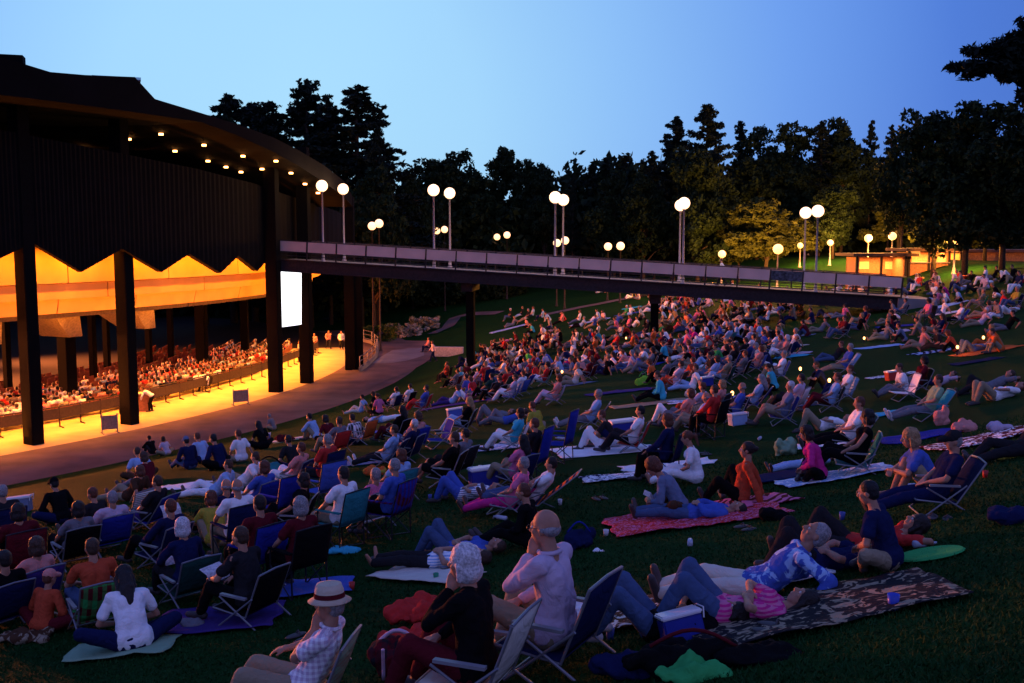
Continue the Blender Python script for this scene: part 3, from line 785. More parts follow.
TREES = [
 # pines behind the pavilion
 (228, 97, 118, 'oldpine', 0, 1.0, 'dark pine top just showing over the pavilion roof'), (250, 105, 120, 'oldpine', 1, 1.0, 'shorter dark pine between the two behind the pavilion roof'),
 (200, 122, 116, 'broad', 1, .8, 'low tree hidden almost wholly behind the pavilion roof'),
 (268, 104, 114, 'oldpine', 2, .9, 'broad dark pine left of the round topped pine'), (306, 82, 112, 'oldpine', 3, .8, 'round topped tall pine behind the pavilion'),
 (327, 98, 116, 'pine', 1, .6, 'narrow pine squeezed between two taller ones'), (356, 88, 108, 'pine', 2, 1.15, 'tallest layered pine with long drooping branches right of the pavilion'),
 (376, 128, 106, 'pine', 0, .55, 'small layered pine beside the tallest one'), (372, 168, 98, 'broad', 2, .7, 'dark leafy tree filling below the layered pine'),
 # maples
 (412, 176, 118, 'broad', 0, .75, 'leafy tree beginning the round maple group'), (433, 160, 124, 'broad', 1, 1.0, 'round crowned maple behind the second lamp pair'), (455, 152, 126, 'broad', 2, 1.0, 'highest round maple above the second lamp pair'),
 (480, 176, 124, 'broad', 0, .7, 'low crowned tree in the dip between two maples'), (503, 151, 122, 'broad', 3, .85, 'dark maple with a peaked crown left of the third lamp pair'), (527, 160, 124, 'broad', 1, .8, 'maple crown right behind the peaked one'),
 (545, 168, 118, 'broad', 2, .7, 'rounded maple just left of the third lamp pair'), (573, 174, 112, 'pine', 3, .30, 'thin young pine standing alone in the skyline gap'),
 (592, 165, 120, 'spruce', 0, .9, 'pointed spruce at the start of the ragged ridge'), (605, 158, 124, 'spruce', 1, .9, 'second pointed spruce of the ragged ridge'), (625, 156, 122, 'spruce', 2, 1.0, 'tall pointed spruce in the middle of the ridge'),
 (643, 160, 128, 'spruce', 0, .9, 'blunt spruce on the ragged ridge'), (652, 151, 120, 'spruce', 1, .9, 'pointed spruce next to the big dark pine'), (615, 172, 108, 'broad', 3, .8, 'broad crown in front of the spruce ridge'), (645, 178, 104, 'broad', 0, .8, 'broad crown below the last ridge spruces'),
 (676, 118, 108, 'oldpine', 1, .72, 'shoulder crown of the big dark pine'), (708, 106, 106, 'oldpine', 3, .70, 'big dark pine standing above the whole ridge'), (700, 150, 100, 'broad', 1, .85, 'full leafy crown beneath the big dark pine'),
 (741, 122, 116, 'spruce', 2, .75, 'thin spruce tip just right of the big dark pine'), (760, 127, 112, 'broad', 2, .8, 'leafy crown in the skyline above the walker on the bridge'), (790, 126, 110, 'broad', 3, .85, 'wide leafy crown above the brightest lamp'),
 (822, 121, 108, 'spruce', 1, .9, 'spruce tip between two wide leafy crowns'), (845, 124, 110, 'broad', 0, .75, 'leafy crown above the last bridge lamps'), (872, 122, 112, 'pine', 1, .42, 'slender feathery pine above the concession stand'),
 (892, 126, 116, 'pine', 2, .42, 'second slender feathery pine over the concession stand'), (918, 120, 104, 'spruce', 0, .9, 'spruce at the edge of the tall dark mass'),
 (940, 112, 74, 'broad', 1, .85, 'tall leafy tree starting the dark mass at the hilltop'), (972, 106, 70, 'broad', 3, 1.0, 'tallest leafy tree above the large hilltop lamp'), (1010, 104, 68, 'broad', 2, 1.0, 'tall dark tree above the white hilltop lamp'),
 (1050, 100, 64, 'broad', 0, 1.1, 'dark leafy tree ending the hilltop row'), (905, 150, 84, 'broad', 0, .7, 'shorter leafy tree in front of the slender pines'),
 # nearer fill, their lower crowns lit by lamps
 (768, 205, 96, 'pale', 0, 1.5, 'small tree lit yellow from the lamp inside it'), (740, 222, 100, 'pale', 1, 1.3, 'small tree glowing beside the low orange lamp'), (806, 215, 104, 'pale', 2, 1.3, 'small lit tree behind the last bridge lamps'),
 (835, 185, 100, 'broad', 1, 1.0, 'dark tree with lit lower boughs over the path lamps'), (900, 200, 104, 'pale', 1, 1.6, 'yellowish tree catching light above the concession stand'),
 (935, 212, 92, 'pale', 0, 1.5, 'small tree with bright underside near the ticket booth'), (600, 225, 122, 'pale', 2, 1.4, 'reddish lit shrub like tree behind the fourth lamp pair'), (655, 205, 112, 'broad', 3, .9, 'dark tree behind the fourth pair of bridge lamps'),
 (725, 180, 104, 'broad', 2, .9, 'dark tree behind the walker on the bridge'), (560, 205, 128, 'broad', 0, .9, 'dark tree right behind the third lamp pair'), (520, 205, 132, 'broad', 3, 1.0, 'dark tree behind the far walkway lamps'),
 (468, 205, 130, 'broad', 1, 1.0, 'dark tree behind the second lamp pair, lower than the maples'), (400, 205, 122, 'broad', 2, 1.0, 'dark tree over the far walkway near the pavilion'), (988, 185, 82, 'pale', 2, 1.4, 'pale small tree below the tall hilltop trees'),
 (870, 178, 120, 'broad', 3, 1.0, 'dark tree deep behind the concession stand'), (770, 165, 124, 'broad', 0, 1.1, 'dark tree deep behind the brightest lamp'), (690, 190, 126, 'broad', 2, 1.1, 'dark tree deep behind the fourth lamp pair'),
 (955, 165, 110, 'broad', 1, 1.0, 'dark tree deep behind the large hilltop lamp'), (1030, 170, 96, 'broad', 3, 1.1, 'dark tree behind the refreshment hut'), (620, 200, 134, 'broad', 1, 1.2, 'dark tree deep behind the ragged ridge'),
]
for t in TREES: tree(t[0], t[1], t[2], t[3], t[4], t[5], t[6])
# the low wood behind everything closes the gaps under the crowns
def understory():
    rng = np.random.default_rng(5); cl = []
    for px in np.arange(330, 1120, 3.0):
        Y = rng.uniform(118, 138); top = rng.uniform(200, 226) if px < 570 else rng.uniform(160, 192)
        p = at_depth(px, top, Y); g = gz(p.x, p.y); H = max(1.5, p.z - g)
        for k in range(int(5 + H * 1.3)):
            cl.append(np.array([p.x + rng.normal() * 1.0, p.y + rng.normal() * 1.6, g + H * rng.uniform(0, 1)]))
    me = crown_mesh('undergrowth', cl, 14, 1.5, .55, rng, M_LEAF, squash=.9)
    o = bpy.data.objects.new('undergrowth', me); link(o); tag(o, 'dark thicket of shrubs and saplings below the far trees', 'undergrowth', kind='stuff')
    cl = []
    for px in np.arange(-400, 430, 4.0):       # behind the pavilion, seen between its columns
        p = at_depth(px, 300, rng.uniform(128, 140)); H = rng.uniform(7, 11)
        for k in range(16): cl.append(np.array([p.x + rng.normal(), p.y + rng.normal() * 1.6, H * rng.uniform(0, 1)]))
    me = crown_mesh('woods', cl, 12, 1.6, .6, rng, M_LEAF, squash=.9)
    o = bpy.data.objects.new('woods', me); link(o); tag(o, 'dark wood behind the pavilion columns', 'woods', kind='stuff')
understory()
# hedge, flowers and bushes behind the path end
def bush(name, px, py, w, h, d, m, lab, leaf=.12, seed=1):
    p = hit(px, py); rng = np.random.default_rng(seed); n = int(w * d * 14) + 14
    cl = [np.array([rng.uniform(-w / 2, w / 2), rng.uniform(-d / 2, d / 2), h * rng.uniform(.05, 1)]) for _ in range(n)]
    me = crown_mesh(name, cl, 30, .28, leaf, rng, m); o = bpy.data.objects.new(name, me); o.location = p; link(o); tag(o, lab, 'shrub')
    return o
M_HEDGE = leaf_mat('hedge_leaves', (.03, .06, .015), (.05, .09, .02)); M_FLW = leaf_mat('pale_blossom', (.10, .14, .06), (.45, .40, .38))
bush('hedge', 377, 341, 3.6, 1.5, 1.5, M_HEDGE, 'clipped dark hedge beside the curved railing', seed=2)
bush('flower_bush', 402, 337, 3.8, 1.3, 1.3, M_FLW, 'low bush with pale blossom next to the clipped hedge', seed=3)
bush('flower_bush', 424, 331, 3.2, 1.3, 1.3, M_FLW, 'low bush with pale blossom farthest from the hedge', seed=4)
bush('shrub', 355, 318, 5, 3, 2, M_HEDGE, 'tall dark shrub behind the last pavilion column', .18, 6)
bush('shrub', 398, 306, 5, 3.5, 2, M_HEDGE, 'tall shrub with a lit bough under the bridge end', .2, 7)
bush('shrub', 440, 306, 7, 3.5, 2, M_LEAF, 'dark shrub behind the bridge leg by the low wall', .2, 8)
bush('shrub', 490, 300, 8, 3, 2, M_LEAF, 'dark wide shrub up the slope past the first bridge leg', .2, 9)
# the pine whose boughs reach in at the upper corner
def near_pine():
    base = Vector((19.3, 33, 0)); base.z = gz(base.x, base.y); rng = np.random.default_rng(77)
    root = empty('pine_tree', base, 0, 'nearer pine just out of frame whose dark boughs reach into the top corner', 'tree')
    mb = MB(); mb.tube([(0, 0, -.3), (.1, 0, 8), (0, 0, 16)], .38, 10, r2=.12); cl = []
    def bough(z, ang, L, rise, tuft=1.0):
        ca, sa = math.cos(ang), math.sin(ang)
        mb.tube([(0, 0, z), (ca * L * .6, sa * L * .6, z + rise * .5), (ca * L, sa * L, z + rise)], .10, 6, r2=.03)
        for j in range(int(L * 9)):
            t = rng.uniform(.45, 1.02); o = rng.normal(size=3) * np.array([.25, .28, .16]) * tuft
            cl.append(np.array([ca * L * t, sa * L * t, z + rise * t]) + o)
    for px, py, L in ((964, 66, 0), (980, 56, 0), (996, 46, 0), (1006, 68, 0), (1014, 34, 0), (1026, 94, 0), (1022, 55, 0)):
        q = at_depth(px, py, 32.6) - base; L = math.hypot(q.x, q.y)
        bough(q.z - .35, math.atan2(q.y, q.x), L, .35, .8)
    for k in range(26): bough(rng.uniform(6.5, 16), rng.uniform(-1.4, 1.4), rng.uniform(1.5, 3.2), .3)
    o = mb.build('trunk', M_BARK, root, smooth=True)
    me = crown_mesh('crown', cl, 60, .30, .085, rng, M_NEED, flat=.3, aspect=1.6, squash=.6)
    link(bpy.data.objects.new('crown', me), root)
near_pine()
# short grass close to the camera
def turf():
    rng = np.random.default_rng(3); n = 150000
    Y = 3.5 + 16 * rng.uniform(0, 1, n) ** 2.2; X = Y * rng.uniform(-.62, .62, n)
    r = np.hypot(X - CX, Y - CY); Z = np.interp(r, _rf, _zs)
    ok = r > 66; X, Y, Z = X[ok], Y[ok], Z[ok]; n = len(X)
    dz = np.array([noise.noise(Vector((x * .15, y * .15, 0))) for x, y in zip(X, Y)]) * .05
    h = rng.uniform(.02, .042, n); a = rng.uniform(0, 6.28, n); w = .004 + .0006 * Y; lean = rng.normal(size=(n, 2)) * .018
    b = np.stack([X, Y, Z + dz], 1); dx = np.stack([np.cos(a) * w, np.sin(a) * w, np.zeros(n)], 1)
    tip = b + np.stack([lean[:, 0], lean[:, 1], h], 1)
    v = np.stack([b - dx, b + dx, tip], 1).reshape(-1, 3)
    me = np_mesh('grass', v, np.arange(len(v)), 3, [leaf_mat('grass_blade', (.004, .034, .007), (.010, .058, .010))])
    o = bpy.data.objects.new('grass', me); link(o); tag(o, 'short dark lawn grass in the foreground', 'grass', kind='stuff')
turf()
# ------------------------------------------------------------------ pavilion lamps and added fill lights
def area(name, loc, target, size, sy, power, col, parent=None):
    L = bpy.data.lights.new(name, 'AREA'); L.shape = 'RECTANGLE'; L.size = size; L.size_y = sy; L.energy = power; L.color = col
    o = bpy.data.objects.new(name, L); link(o); o.location = loc
    if 'stage' not in name: L.spread = 1.15 if 'uplight' in name else 1.9
    else: L.spread = 1.25
    o.rotation_euler = (Vector(target) - Vector(loc)).to_track_quat('-Z', 'Y').to_euler(); return o
WARM = (1.0, .25, .015)
for i, a in enumerate((-49, -45.5, -42, -38.5, -35, -31.5, -28, -24.5, -21, -17.5, -14, -10.5, -7, -3.5, 0, 3.5, 7, 10.5)):
    t = RAD(a)
    area('added_strip_light', polar(57.25, t, 9.7), polar(56.2, t, 6.9), 3.2, .12, 260, WARM)          # made-up strips hidden behind the panels, added to light the balcony
    area('soffit_downlight', polar(54.6, t, 5.65), polar(55.0, t, 0), 1.2, 1.2, 560, (1, .30, .03))
    area('added_uplight', polar(57.5, t, .4), polar(56.0, t, 7.2), 2.6, .5, 330, (1, .24, .02))  # no fixture here; added in place of light bounced off the terrace floor
for i, a in enumerate((-40, -30, -20, -12)):
    area('seating_light', polar(50, RAD(a), 5.6), polar(50, RAD(a), 0), 5, 2, 480, (1, .24, .02))
# stage lighting spilling out over the lawn
for i, a in enumerate((-50, -32, -14, 4)):
    area('stage_light', polar(26, RAD(a), 3.2), polar(90, RAD(a), 4.2), 5, 2.0, 8500, (1, .22, .05))
# ================================================================== PEOPLE
TMPCOL = COL
def remesh(mb, name, vox, smooth=3, disp=0, dscale=6, seed=0, dec=None):
    me = mb.mesh(name + '_src'); o = bpy.data.objects.new('tmp_src', me); COL.objects.link(o)
    r = o.modifiers.new('r', 'REMESH'); r.mode = 'VOXEL'; r.voxel_size = vox; r.use_smooth_shade = True
    s = o.modifiers.new('s', 'SMOOTH'); s.factor = .5; s.iterations = smooth
    if dec:
        d = o.modifiers.new('d', 'DECIMATE'); d.ratio = dec
    dg = bpy.context.evaluated_depsgraph_get(); out = bpy.data.meshes.new_from_object(o.evaluated_get(dg)); out.name = name
    bpy.data.objects.remove(o); bpy.data.meshes.remove(me)
    if disp:
        n = len(out.vertices); co = np.empty(n * 3, dtype=np.float32); out.vertices.foreach_get('co', co); co = co.reshape(-1, 3)
        no = np.empty(n * 3, dtype=np.float32); out.vertices.foreach_get('normal', no); no = no.reshape(-1, 3)
        dd = np.array([noise.noise(Vector((x * dscale + seed, y * dscale, z * dscale * .6))) + .5 * noise.noise(Vector((x * dscale * 2.3, y * dscale * 2.3 + seed, z * dscale * 1.6))) for x, y, z in co])
        co = co + no * (dd * disp)[:, None]; out.vertices.foreach_set('co', co.astype(np.float32).ravel()); out.update()
    out.polygons.foreach_set('use_smooth', [True] * len(out.polygons))
    return out
def ik(a, t, l1, l2, pole):
    a = Vector(a); t = Vector(t); d = t - a; L = d.length; mx = (l1 + l2) * .995
    if L > mx: d = d * (mx / L); t = a + d; L = mx
    if L < abs(l1 - l2) + .02: L = abs(l1 - l2) + .02
    u = d.normalized(); p = Vector(pole); p = p - u * p.dot(u)
    if p.length < 1e-4: p = u.orthogonal()
    p.normalize(); x = (l1 * l1 - l2 * l2 + L * L) / (2 * L); h = math.sqrt(max(0, l1 * l1 - x * x))
    return a + u * x + p * h, t
# local frame: faces +X, left is +Y, ground at z=0, hips over the origin
POSES = {
 'cross': dict(hip=(0, .11), lean=-10, c=-8, head=(-6, 0), feet=[(.22, .14, .06), (.30, -.10, .07)], kp=[(.5, 1, .3), (.5, -1, .3)], hands=[(.26, .14, .24), (.24, -.12, .22)], ep=[(-.4, 1, -.3), (-.4, -1, -.3)], fd=[(.3, -1, 0), (.3, 1, 0)]),
 'knees': dict(hip=(-.03, .11), lean=-14, c=-12, head=(4, 0), feet=[(.40, .11, .07), (.42, -.10, .07)], kp=[(.2, .25, 1), (.2, -.25, 1)], hands=[(.42, .05, .36), (.43, -.05, .34)], ep=[(-.2, 1, -.3), (-.2, -1, -.3)], fd=[(1, .1, 0), (1, -.1, 0)]),
 'back': dict(hip=(0, .11), lean=26, c=-10, head=(-14, 0), feet=[(.84, .10, .07), (.70, -.12, .07)], kp=[(0, .3, 1), (0, -.2, 1)], hands=[(-.42, .30, .04), (-.40, -.30, .04)], ep=[(-1, .3, .2), (-1, -.3, .2)], fd=[(.5, .2, 1), (.8, -.1, .8)]),
 'ext': dict(hip=(0, .11), lean=0, c=-12, head=(-4, 0), feet=[(.80, .10, .07), (.76, -.06, .07)], kp=[(0, .3, 1), (0, -.2, 1)], hands=[(.28, .10, .24), (.27, -.08, .24)], ep=[(-.5, 1, -.3), (-.5, -1, -.3)], fd=[(.5, .2, 1), (.8, -.1, .8)]),
 'side': dict(hip=(0, .11), lean=4, c=-8, head=(-4, 0), feet=[(.05, .44, .06), (.18, .40, .06)], kp=[(1, .4, .1), (1, -.3, .2)], hands=[(.28, .12, .22), (-.18, -.36, .05)], ep=[(-.5, 1, -.3), (-1, -.4, .3)], fd=[(-.6, 1, 0), (-.6, 1, 0)]),
 'read': dict(hip=(0, .11), lean=-16, c=-22, head=(-28, 0), feet=[(.22, .16, .06), (.34, -.10, .07)], kp=[(.5, 1, .25), (.5, -1, .25)], hands=[(.38, .09, .20), (.38, -.09, .20)], ep=[(-.4, 1, -.5), (-.4, -1, -.5)], fd=[(.3, -1, 0), (.3, 1, 0)]),
 'flat': dict(hip=(0, .10), lean=86, c=0, head=(-8, 0), feet=[(.86, .14, .09), (.85, -.10, .09)], kp=[(0, .3, 1), (0, -.3, 1)], hands=[(-.12, .10, .24), (-.10, -.08, .25)], ep=[(.2, 1, -.1), (.2, -1, -.1)], fd=[(.3, .6, 1), (.3, -.6, 1)]),
 'flatk': dict(hip=(0, .10), lean=85, c=0, head=(-10, 0), feet=[(.46, .12, .07), (.38, -.12, .07)], kp=[(0, .2, 1), (0, -.2, 1)], hands=[(-.10, .06, .24), (-.12, -.04, .25)], ep=[(.2, 1, .1), (.2, -1, .1)], fd=[(1, .1, 0), (1, -.1, 0)]),
 'behind': dict(hip=(0, .10), lean=80, c=-6, head=(-20, 0), feet=[(.80, .08, .08), (.50, -.12, .07)], kp=[(0, .2, 1), (0, -.2, 1)], hands=[(-.74, .14, .14), (-.74, -.14, .14)], ep=[(-.6, 1, .3), (-.6, -1, .3)], fd=[(.3, .4, 1), (1, -.1, 0)]),
 'prop': dict(hip=(0, .10), lean=58, c=-22, head=(-22, 0), feet=[(.86, .08, .07), (.74, -.12, .07)], kp=[(0, .3, 1), (0, -.2, 1)], hands=[(-.30, .26, .05), (-.05, -.20, .18)], ep=[(-1, .5, -.6), (-1, -.5, -.6)], fd=[(.4, .5, 1), (.4, -.2, 1)]),
 'low': dict(hip=(0, .28), lean=28, c=-8, head=(-14, 0), feet=[(.66, .13, .07), (.60, -.12, .07)], kp=[(0, .25, 1), (0, -.25, 1)], hands=[(.20, .20, .40), (.18, -.20, .40)], ep=[(-.6, 1, -.5), (-.6, -1, -.5)], fd=[(1, .1, .1), (1, -.1, .1)]),
 'lowx': dict(hip=(0, .26), lean=34, c=-10, head=(-22, 0), feet=[(.84, .12, .08), (.82, -.10, .08)], kp=[(0, .25, 1), (0, -.25, 1)], hands=[(.12, .10, .40), (.10, -.08, .41)], ep=[(-.4, 1, -.3), (-.4, -1, -.3)], fd=[(.5, .3, 1), (.5, -.3, 1)]),
 'lowc': dict(hip=(0, .28), lean=14, c=-16, head=(-6, 0), feet=[(.62, .12, .07), (.52, -.12, .07)], kp=[(0, .25, 1), (0, -.25, 1)], hands=[(.26, .14, .78), (.22, -.16, .44)], ep=[(.1, 1, -1), (-.5, -1, -.5)], fd=[(1, .1, .1), (1, -.1, .1)]),
 'camp': dict(hip=(0, .48), lean=12, c=-6, head=(-8, 0), feet=[(.50, .13, .07), (.46, -.13, .07)], kp=[(1, .2, .6), (1, -.2, .6)], hands=[(.28, .22, .60), (.24, -.20, .60)], ep=[(-.6, 1, -.5), (-.6, -1, -.5)], fd=[(1, .15, 0), (1, -.15, 0)]),
 'campx': dict(hip=(0, .48), lean=18, c=-8, head=(-10, 0), feet=[(.56, .10, .07), (.72, -.06, .26)], kp=[(1, .2, .6), (1, 0, 1)], hands=[(.16, .10, .62), (.14, -.08, .62)], ep=[(-.4, 1, -.5), (-.4, -1, -.5)], fd=[(1, .15, 0), (1, -.1, .1)]),
 'recl': dict(hip=(0, .30), lean=50, c=-10, head=(-26, 0), feet=[(.85, .10, .26), (.84, -.10, .26)], kp=[(0, .2, 1), (0, -.2, 1)], hands=[(.02, .10, .50), (.0, -.08, .51)], ep=[(.1, 1, -.2), (.1, -1, -.2)], fd=[(.4, .3, 1), (.4, -.3, 1)]),
 'stand': dict(hip=(0, .92), lean=-2, c=0, head=(-4, 0), feet=[(.03, .12, .08), (-.03, -.12, .08)], kp=[(1, .1, 0), (1, -.1, 0)], hands=[(.06, .26, .86), (.10, -.25, .88)], ep=[(-1, .4, 0), (-1, -.4, 0)], fd=[(1, .2, 0), (1, -.2, 0)]),
 'walk': dict(hip=(0, .90), lean=-5, c=-2, head=(-2, 0), feet=[(.30, .08, .09), (-.30, -.08, .14)], kp=[(1, .1, 0), (1, -.1, 0)], hands=[(-.14, .26, .90), (.26, -.24, .94)], ep=[(-1, .4, 0), (-1, -.4, 0)], fd=[(1, .1, .15), (1, -.1, -.5)]),
 'stoop': dict(hip=(-.1, .90), lean=-48, c=-12, head=(10, 0), feet=[(.06, .12, .08), (-.06, -.12, .08)], kp=[(1, .1, 0), (1, -.1, 0)], hands=[(.50, .16, .72), (.52, -.14, .70)], ep=[(-.2, 1, .6), (-.2, -1, .6)], fd=[(1, .2, 0), (1, -.2, 0)]),
}
def skeleton(P, fem=False):
    hx, hz = P['hip']; hip = Vector((hx, 0, hz)); a = RAD(P['lean']); c = RAD(P['c']); sh = .165 if fem else .19
    d1 = Vector((-math.sin(a + c * .3), 0, math.cos(a + c * .3))); a2 = a + c; d2 = Vector((-math.sin(a2), 0, math.cos(a2)))
    tw = P.get('twist', 0); roll = P.get('roll', 0)
    side = Matrix.Rotation(RAD(tw), 3, d2) @ Vector((0, 1, 0)) ; side = Matrix.Rotation(RAD(roll), 3, Vector((1, 0, 0))) @ side
    mid = hip + d1 * .24; ch = mid + d2 * .16; nb = mid + d2 * .285
    S = dict(hip=hip, mid=mid, ch=ch, nb=nb, d1=d1, d2=d2, side=side)
    hp, hy = P['head']; ah = a2 + RAD(hp) * 1.0
    if P['lean'] < 60 and 'keep' not in P: ah = a2 * .35 + RAD(hp) * .6      # the head comes back to upright
    hd = Vector((-math.sin(ah), 0, math.cos(ah))); S['hd'] = hd
    S['nt'] = nb + (d2 * .5 + hd * .5).normalized() * .068
    S['hc'] = S['nt'] + hd * .100 + (Matrix.Rotation(RAD(hy), 3, hd) @ Vector((math.cos(ah), 0, math.sin(ah)))) * .022
    fwd = Matrix.Rotation(RAD(hy), 3, hd) @ Vector((math.cos(ah), 0, math.sin(ah)))
    lat = hd.cross(fwd); S['HM'] = Matrix((fwd, lat, hd)).transposed()
    S['hipj'] = [hip + Vector((0, .095, 0)), hip + Vector((0, -.095, 0))]
    S['shj'] = [nb - d2 * .045 + side * sh, nb - d2 * .045 - side * sh]
    S['knee'], S['ank'], S['elb'], S['wri'] = [], [], [], []
    P = dict(P); P['hands'] = [tuple(S['hc'] + S['HM'] @ Vector((.105, (.02, -.02)[i], -.185))) if h == 'mouth' else h for i, h in enumerate(P['hands'])]
    for i in (0, 1):
        k, t = ik(S['hipj'][i], P['feet'][i], .43, .42, P['kp'][i]); S['knee'].append(k); S['ank'].append(t)
        e, t = ik(S['shj'][i], P['hands'][i], .285, .25, P['ep'][i]); S['elb'].append(e); S['wri'].append(t)
    return S
def head_shapes(mb, S, fine=False):
    c, M = S['hc'], S['HM']
    def at(x, y, z): return c + M @ Vector((x, y, z))
    mb.ball(at(-.012, 0, .025), (.096, .076, .098), 20, M)
    mb.ball(at(.030, 0, -.035), (.060, .060, .082), 18, M)
    mb.capsule(at(.045, 0, -.088), at(.062, 0, -.082), .034, .022, 10)
    mb.capsule(at(.082, 0, .018), at(.106, 0, -.020), .012, .017, 8)
    for s in (-1, 1):
        mb.ball(at(-.005, s * .076, -.010), (.020, .010, .032), 10, M)
    if fine:
        mb.capsule(at(.078, -.03, .032), at(.078, .03, .032), .014, .014, 8)
        mb.capsule(at(.088, -.018, -.050), at(.088, .018, -.050), .009, .009, 8)
        mb.capsule(at(.086, -.015, -.064), at(.086, .015, -.064), .010, .010, 8)
        for s in (-1, 1):
            mb.ball(at(.058, s * .045, -.018), (.024, .018, .024), 10, M)
            mb.ball(at(.098, s * .012, -.026), (.010, .009, .009), 8, M)
def hand_shapes(mb, elb, wri, curl=.5, fine=True, tgt=None, s=1):
    u = (wri - elb).normalized(); 
    if tgt is not None: u = (u * .4 + Vector(tgt).normalized()).normalized()
    n = u.cross(Vector((0, 0, 1)) if abs(u.z) < .9 else Vector((0, 1, 0))).normalized(); w = n; d = u.cross(n).normalized()
    if d.z > 0: d = -d           # palm faces down / inward
    mb.capsule(wri - u * .01, wri + u * .03, .026, .030, 8)
    for k in (-1.5, -.5, .5, 1.5):
        L = (.085, .095, .09, .072)[int(k + 1.5)]
        b = wri + u * .03 + w * k * .020; m0 = wri + u * .085 + w * k * .0215
        mb.capsule(wri + u * .01 + w * k * .012, m0, .018, .014, 8)
        ang = curl * .5; p1 = m0 + (u * math.cos(ang) + d * math.sin(ang)) * L * .42
        ang2 = curl * 1.3; p2 = p1 + (u * math.cos(ang2) + d * math.sin(ang2)) * L * .33
        ang3 = curl * 1.9; p3 = p2 + (u * math.cos(ang3) + d * math.sin(ang3)) * L * .22
        r = .0092
        mb.capsule(m0, p1, r * 1.08, r, 8); mb.capsule(p1, p2, r, r * .92, 8); mb.capsule(p2, p3, r * .92, r * .78, 8)
    t0 = wri + u * .025 + w * s * .030; t1 = t0 + (u * .7 + w * s * .6 + d * .3).normalized() * .042; t2 = t1 + (u * .95 + w * s * .1 + d * .35).normalized() * .034
    mb.capsule(wri + u * .01 + w * s * .012, t0, .018, .014, 8); mb.capsule(t0, t1, .013, .011, 8); mb.capsule(t1, t2, .011, .009, 8)
def body_src(S, P, fem=False, fine=False, big=1.0, bare=True):
    mb = MB(); b = big
    hip, mid, ch, nb, side, d2 = S['hip'], S['mid'], S['ch'], S['nb'], S['side'], S['d2']
    y = Vector((0, 1, 0))
    mb.capsule(hip + y * .07, hip - y * .07, .105 * b, .105 * b, 12)
    for s in (-1, 1):
        mb.capsule(hip + y * s * .05, mid + side * s * .035, .10 * b, .095 * b, 12)
        mb.capsule(mid + side * s * .035, ch + side * s * .06, .095 * b, .10, 12)
        mb.capsule(ch + side * s * .06, nb - d2 * .06 + side * s * .09, .10, .07, 12)
    mb.capsule(S['shj'][0], S['shj'][1], .055, .055, 10)
    mb.capsule(nb - d2 * .05, S['nt'], .060, .052, 10); mb.capsule(S['nt'] - d2 * .02, S['hc'], .052, .05, 10)
    if fem:
        f = S['side'].cross(d2)
        for s in (-1, 1): mb.ball(ch + side * s * .065 + f * .075 + d2 * .01, .06, 12)
    for i in (0, 1):
        s = (1, -1)[i]; sh, e, w = S['shj'][i], S['elb'][i], S['wri'][i]
        k = .9 if fem else 1
        mb.capsule(sh, e, .050 * k, .038 * k, 10); mb.capsule(e, e + (w - e) * .35, .040 * k, .041 * k, 10); mb.capsule(e + (w - e) * .3, w, .041 * k, .026 * k, 10)
        if fine: hand_shapes(mb, e, w, P.get('curl', .55), True, (P.get('htgt') or (None, None))[i], s)
        else:
            u = (w - e).normalized(); n = u.cross(Vector((0, 0, 1))).normalized() if abs(u.z) < .95 else Vector((0, 1, 0))
            for q in (-1.5, -.5, .5, 1.5): mb.capsule(w + n * q * .012, w + u * .15 + n * q * .020 - Vector((0, 0, .02)), .019, .011, 6)
            mb.capsule(w + n * s * .01, w + u * .085 + n * s * .05, .015, .012, 6)
        h, kn, an = S['hipj'][i], S['knee'][i], S['ank'][i]
        mb.capsule(h, kn, .085 * (1.03 if fem else 1), .056, 12); mb.capsule(kn, kn + (an - kn) * .35, .056, .058, 12); mb.capsule(kn + (an - kn) * .3, an, .058, .036, 12)
        fd = Vector(P['fd'][i]).normalized(); sole = fd.cross(y).cross(fd)
        if sole.z > 0: sole = -sole
        mb.capsule(an - fd * .03 - Vector((0, 0, .02)) * (1 if fd.z < .5 else 0), an + fd * .15 - Vector((0, 0, .035)) * (1 if fd.z < .5 else 0), .036, .026, 8)
    head_shapes(mb, S, fine)
    return mb
def shirt_src(S, P, fem, sleeve, inf=.020, big=1.0):
    mb = MB(); b = big; hip, mid, ch, nb, side, d2 = S['hip'], S['mid'], S['ch'], S['nb'], S['side'], S['d2']; y = Vector((0, 1, 0))
    lo = hip + (mid - hip) * .12
    mb.capsule(lo + y * .075, lo - y * .075, .108 * b + inf + .012, .108 * b + inf + .012, 12)
    for s in (-1, 1):
        mb.capsule(lo + y * s * .05, mid + side * s * .04, .10 * b + inf, .097 * b + inf, 12)
        mb.capsule(mid + side * s * .04, ch + side * s * .06, .097 * b + inf, .10 + inf, 12)
        mb.capsule(ch + side * s * .06, nb - d2 * .07 + side * s * .09, .10 + inf, .068 + inf, 12)
    sh0, sh1 = S['shj']
    mb.capsule(sh0, sh1, .052 + inf * .8, .052 + inf * .8, 10)
    if fem:
        f = side.cross(d2)
        for s in (-1, 1): mb.ball(ch + side * s * .065 + f * .075 + d2 * .01, .06 + inf, 12)
    for i in (0, 1):
        sh, e, w = S['shj'][i], S['elb'][i], S['wri'][i]; k = .9 if fem else 1
        if sleeve == 'none': continue
        if sleeve == 'short': mb.capsule(sh, sh + (e - sh) * .62, .050 * k + inf, .052 * k + inf, 10)
        else:
            mb.capsule(sh, e, .050 * k + inf, .042 * k + inf, 10); mb.capsule(e, e + (w - e) * .88, .042 * k + inf, .032 * k + inf, 10)
    return mb
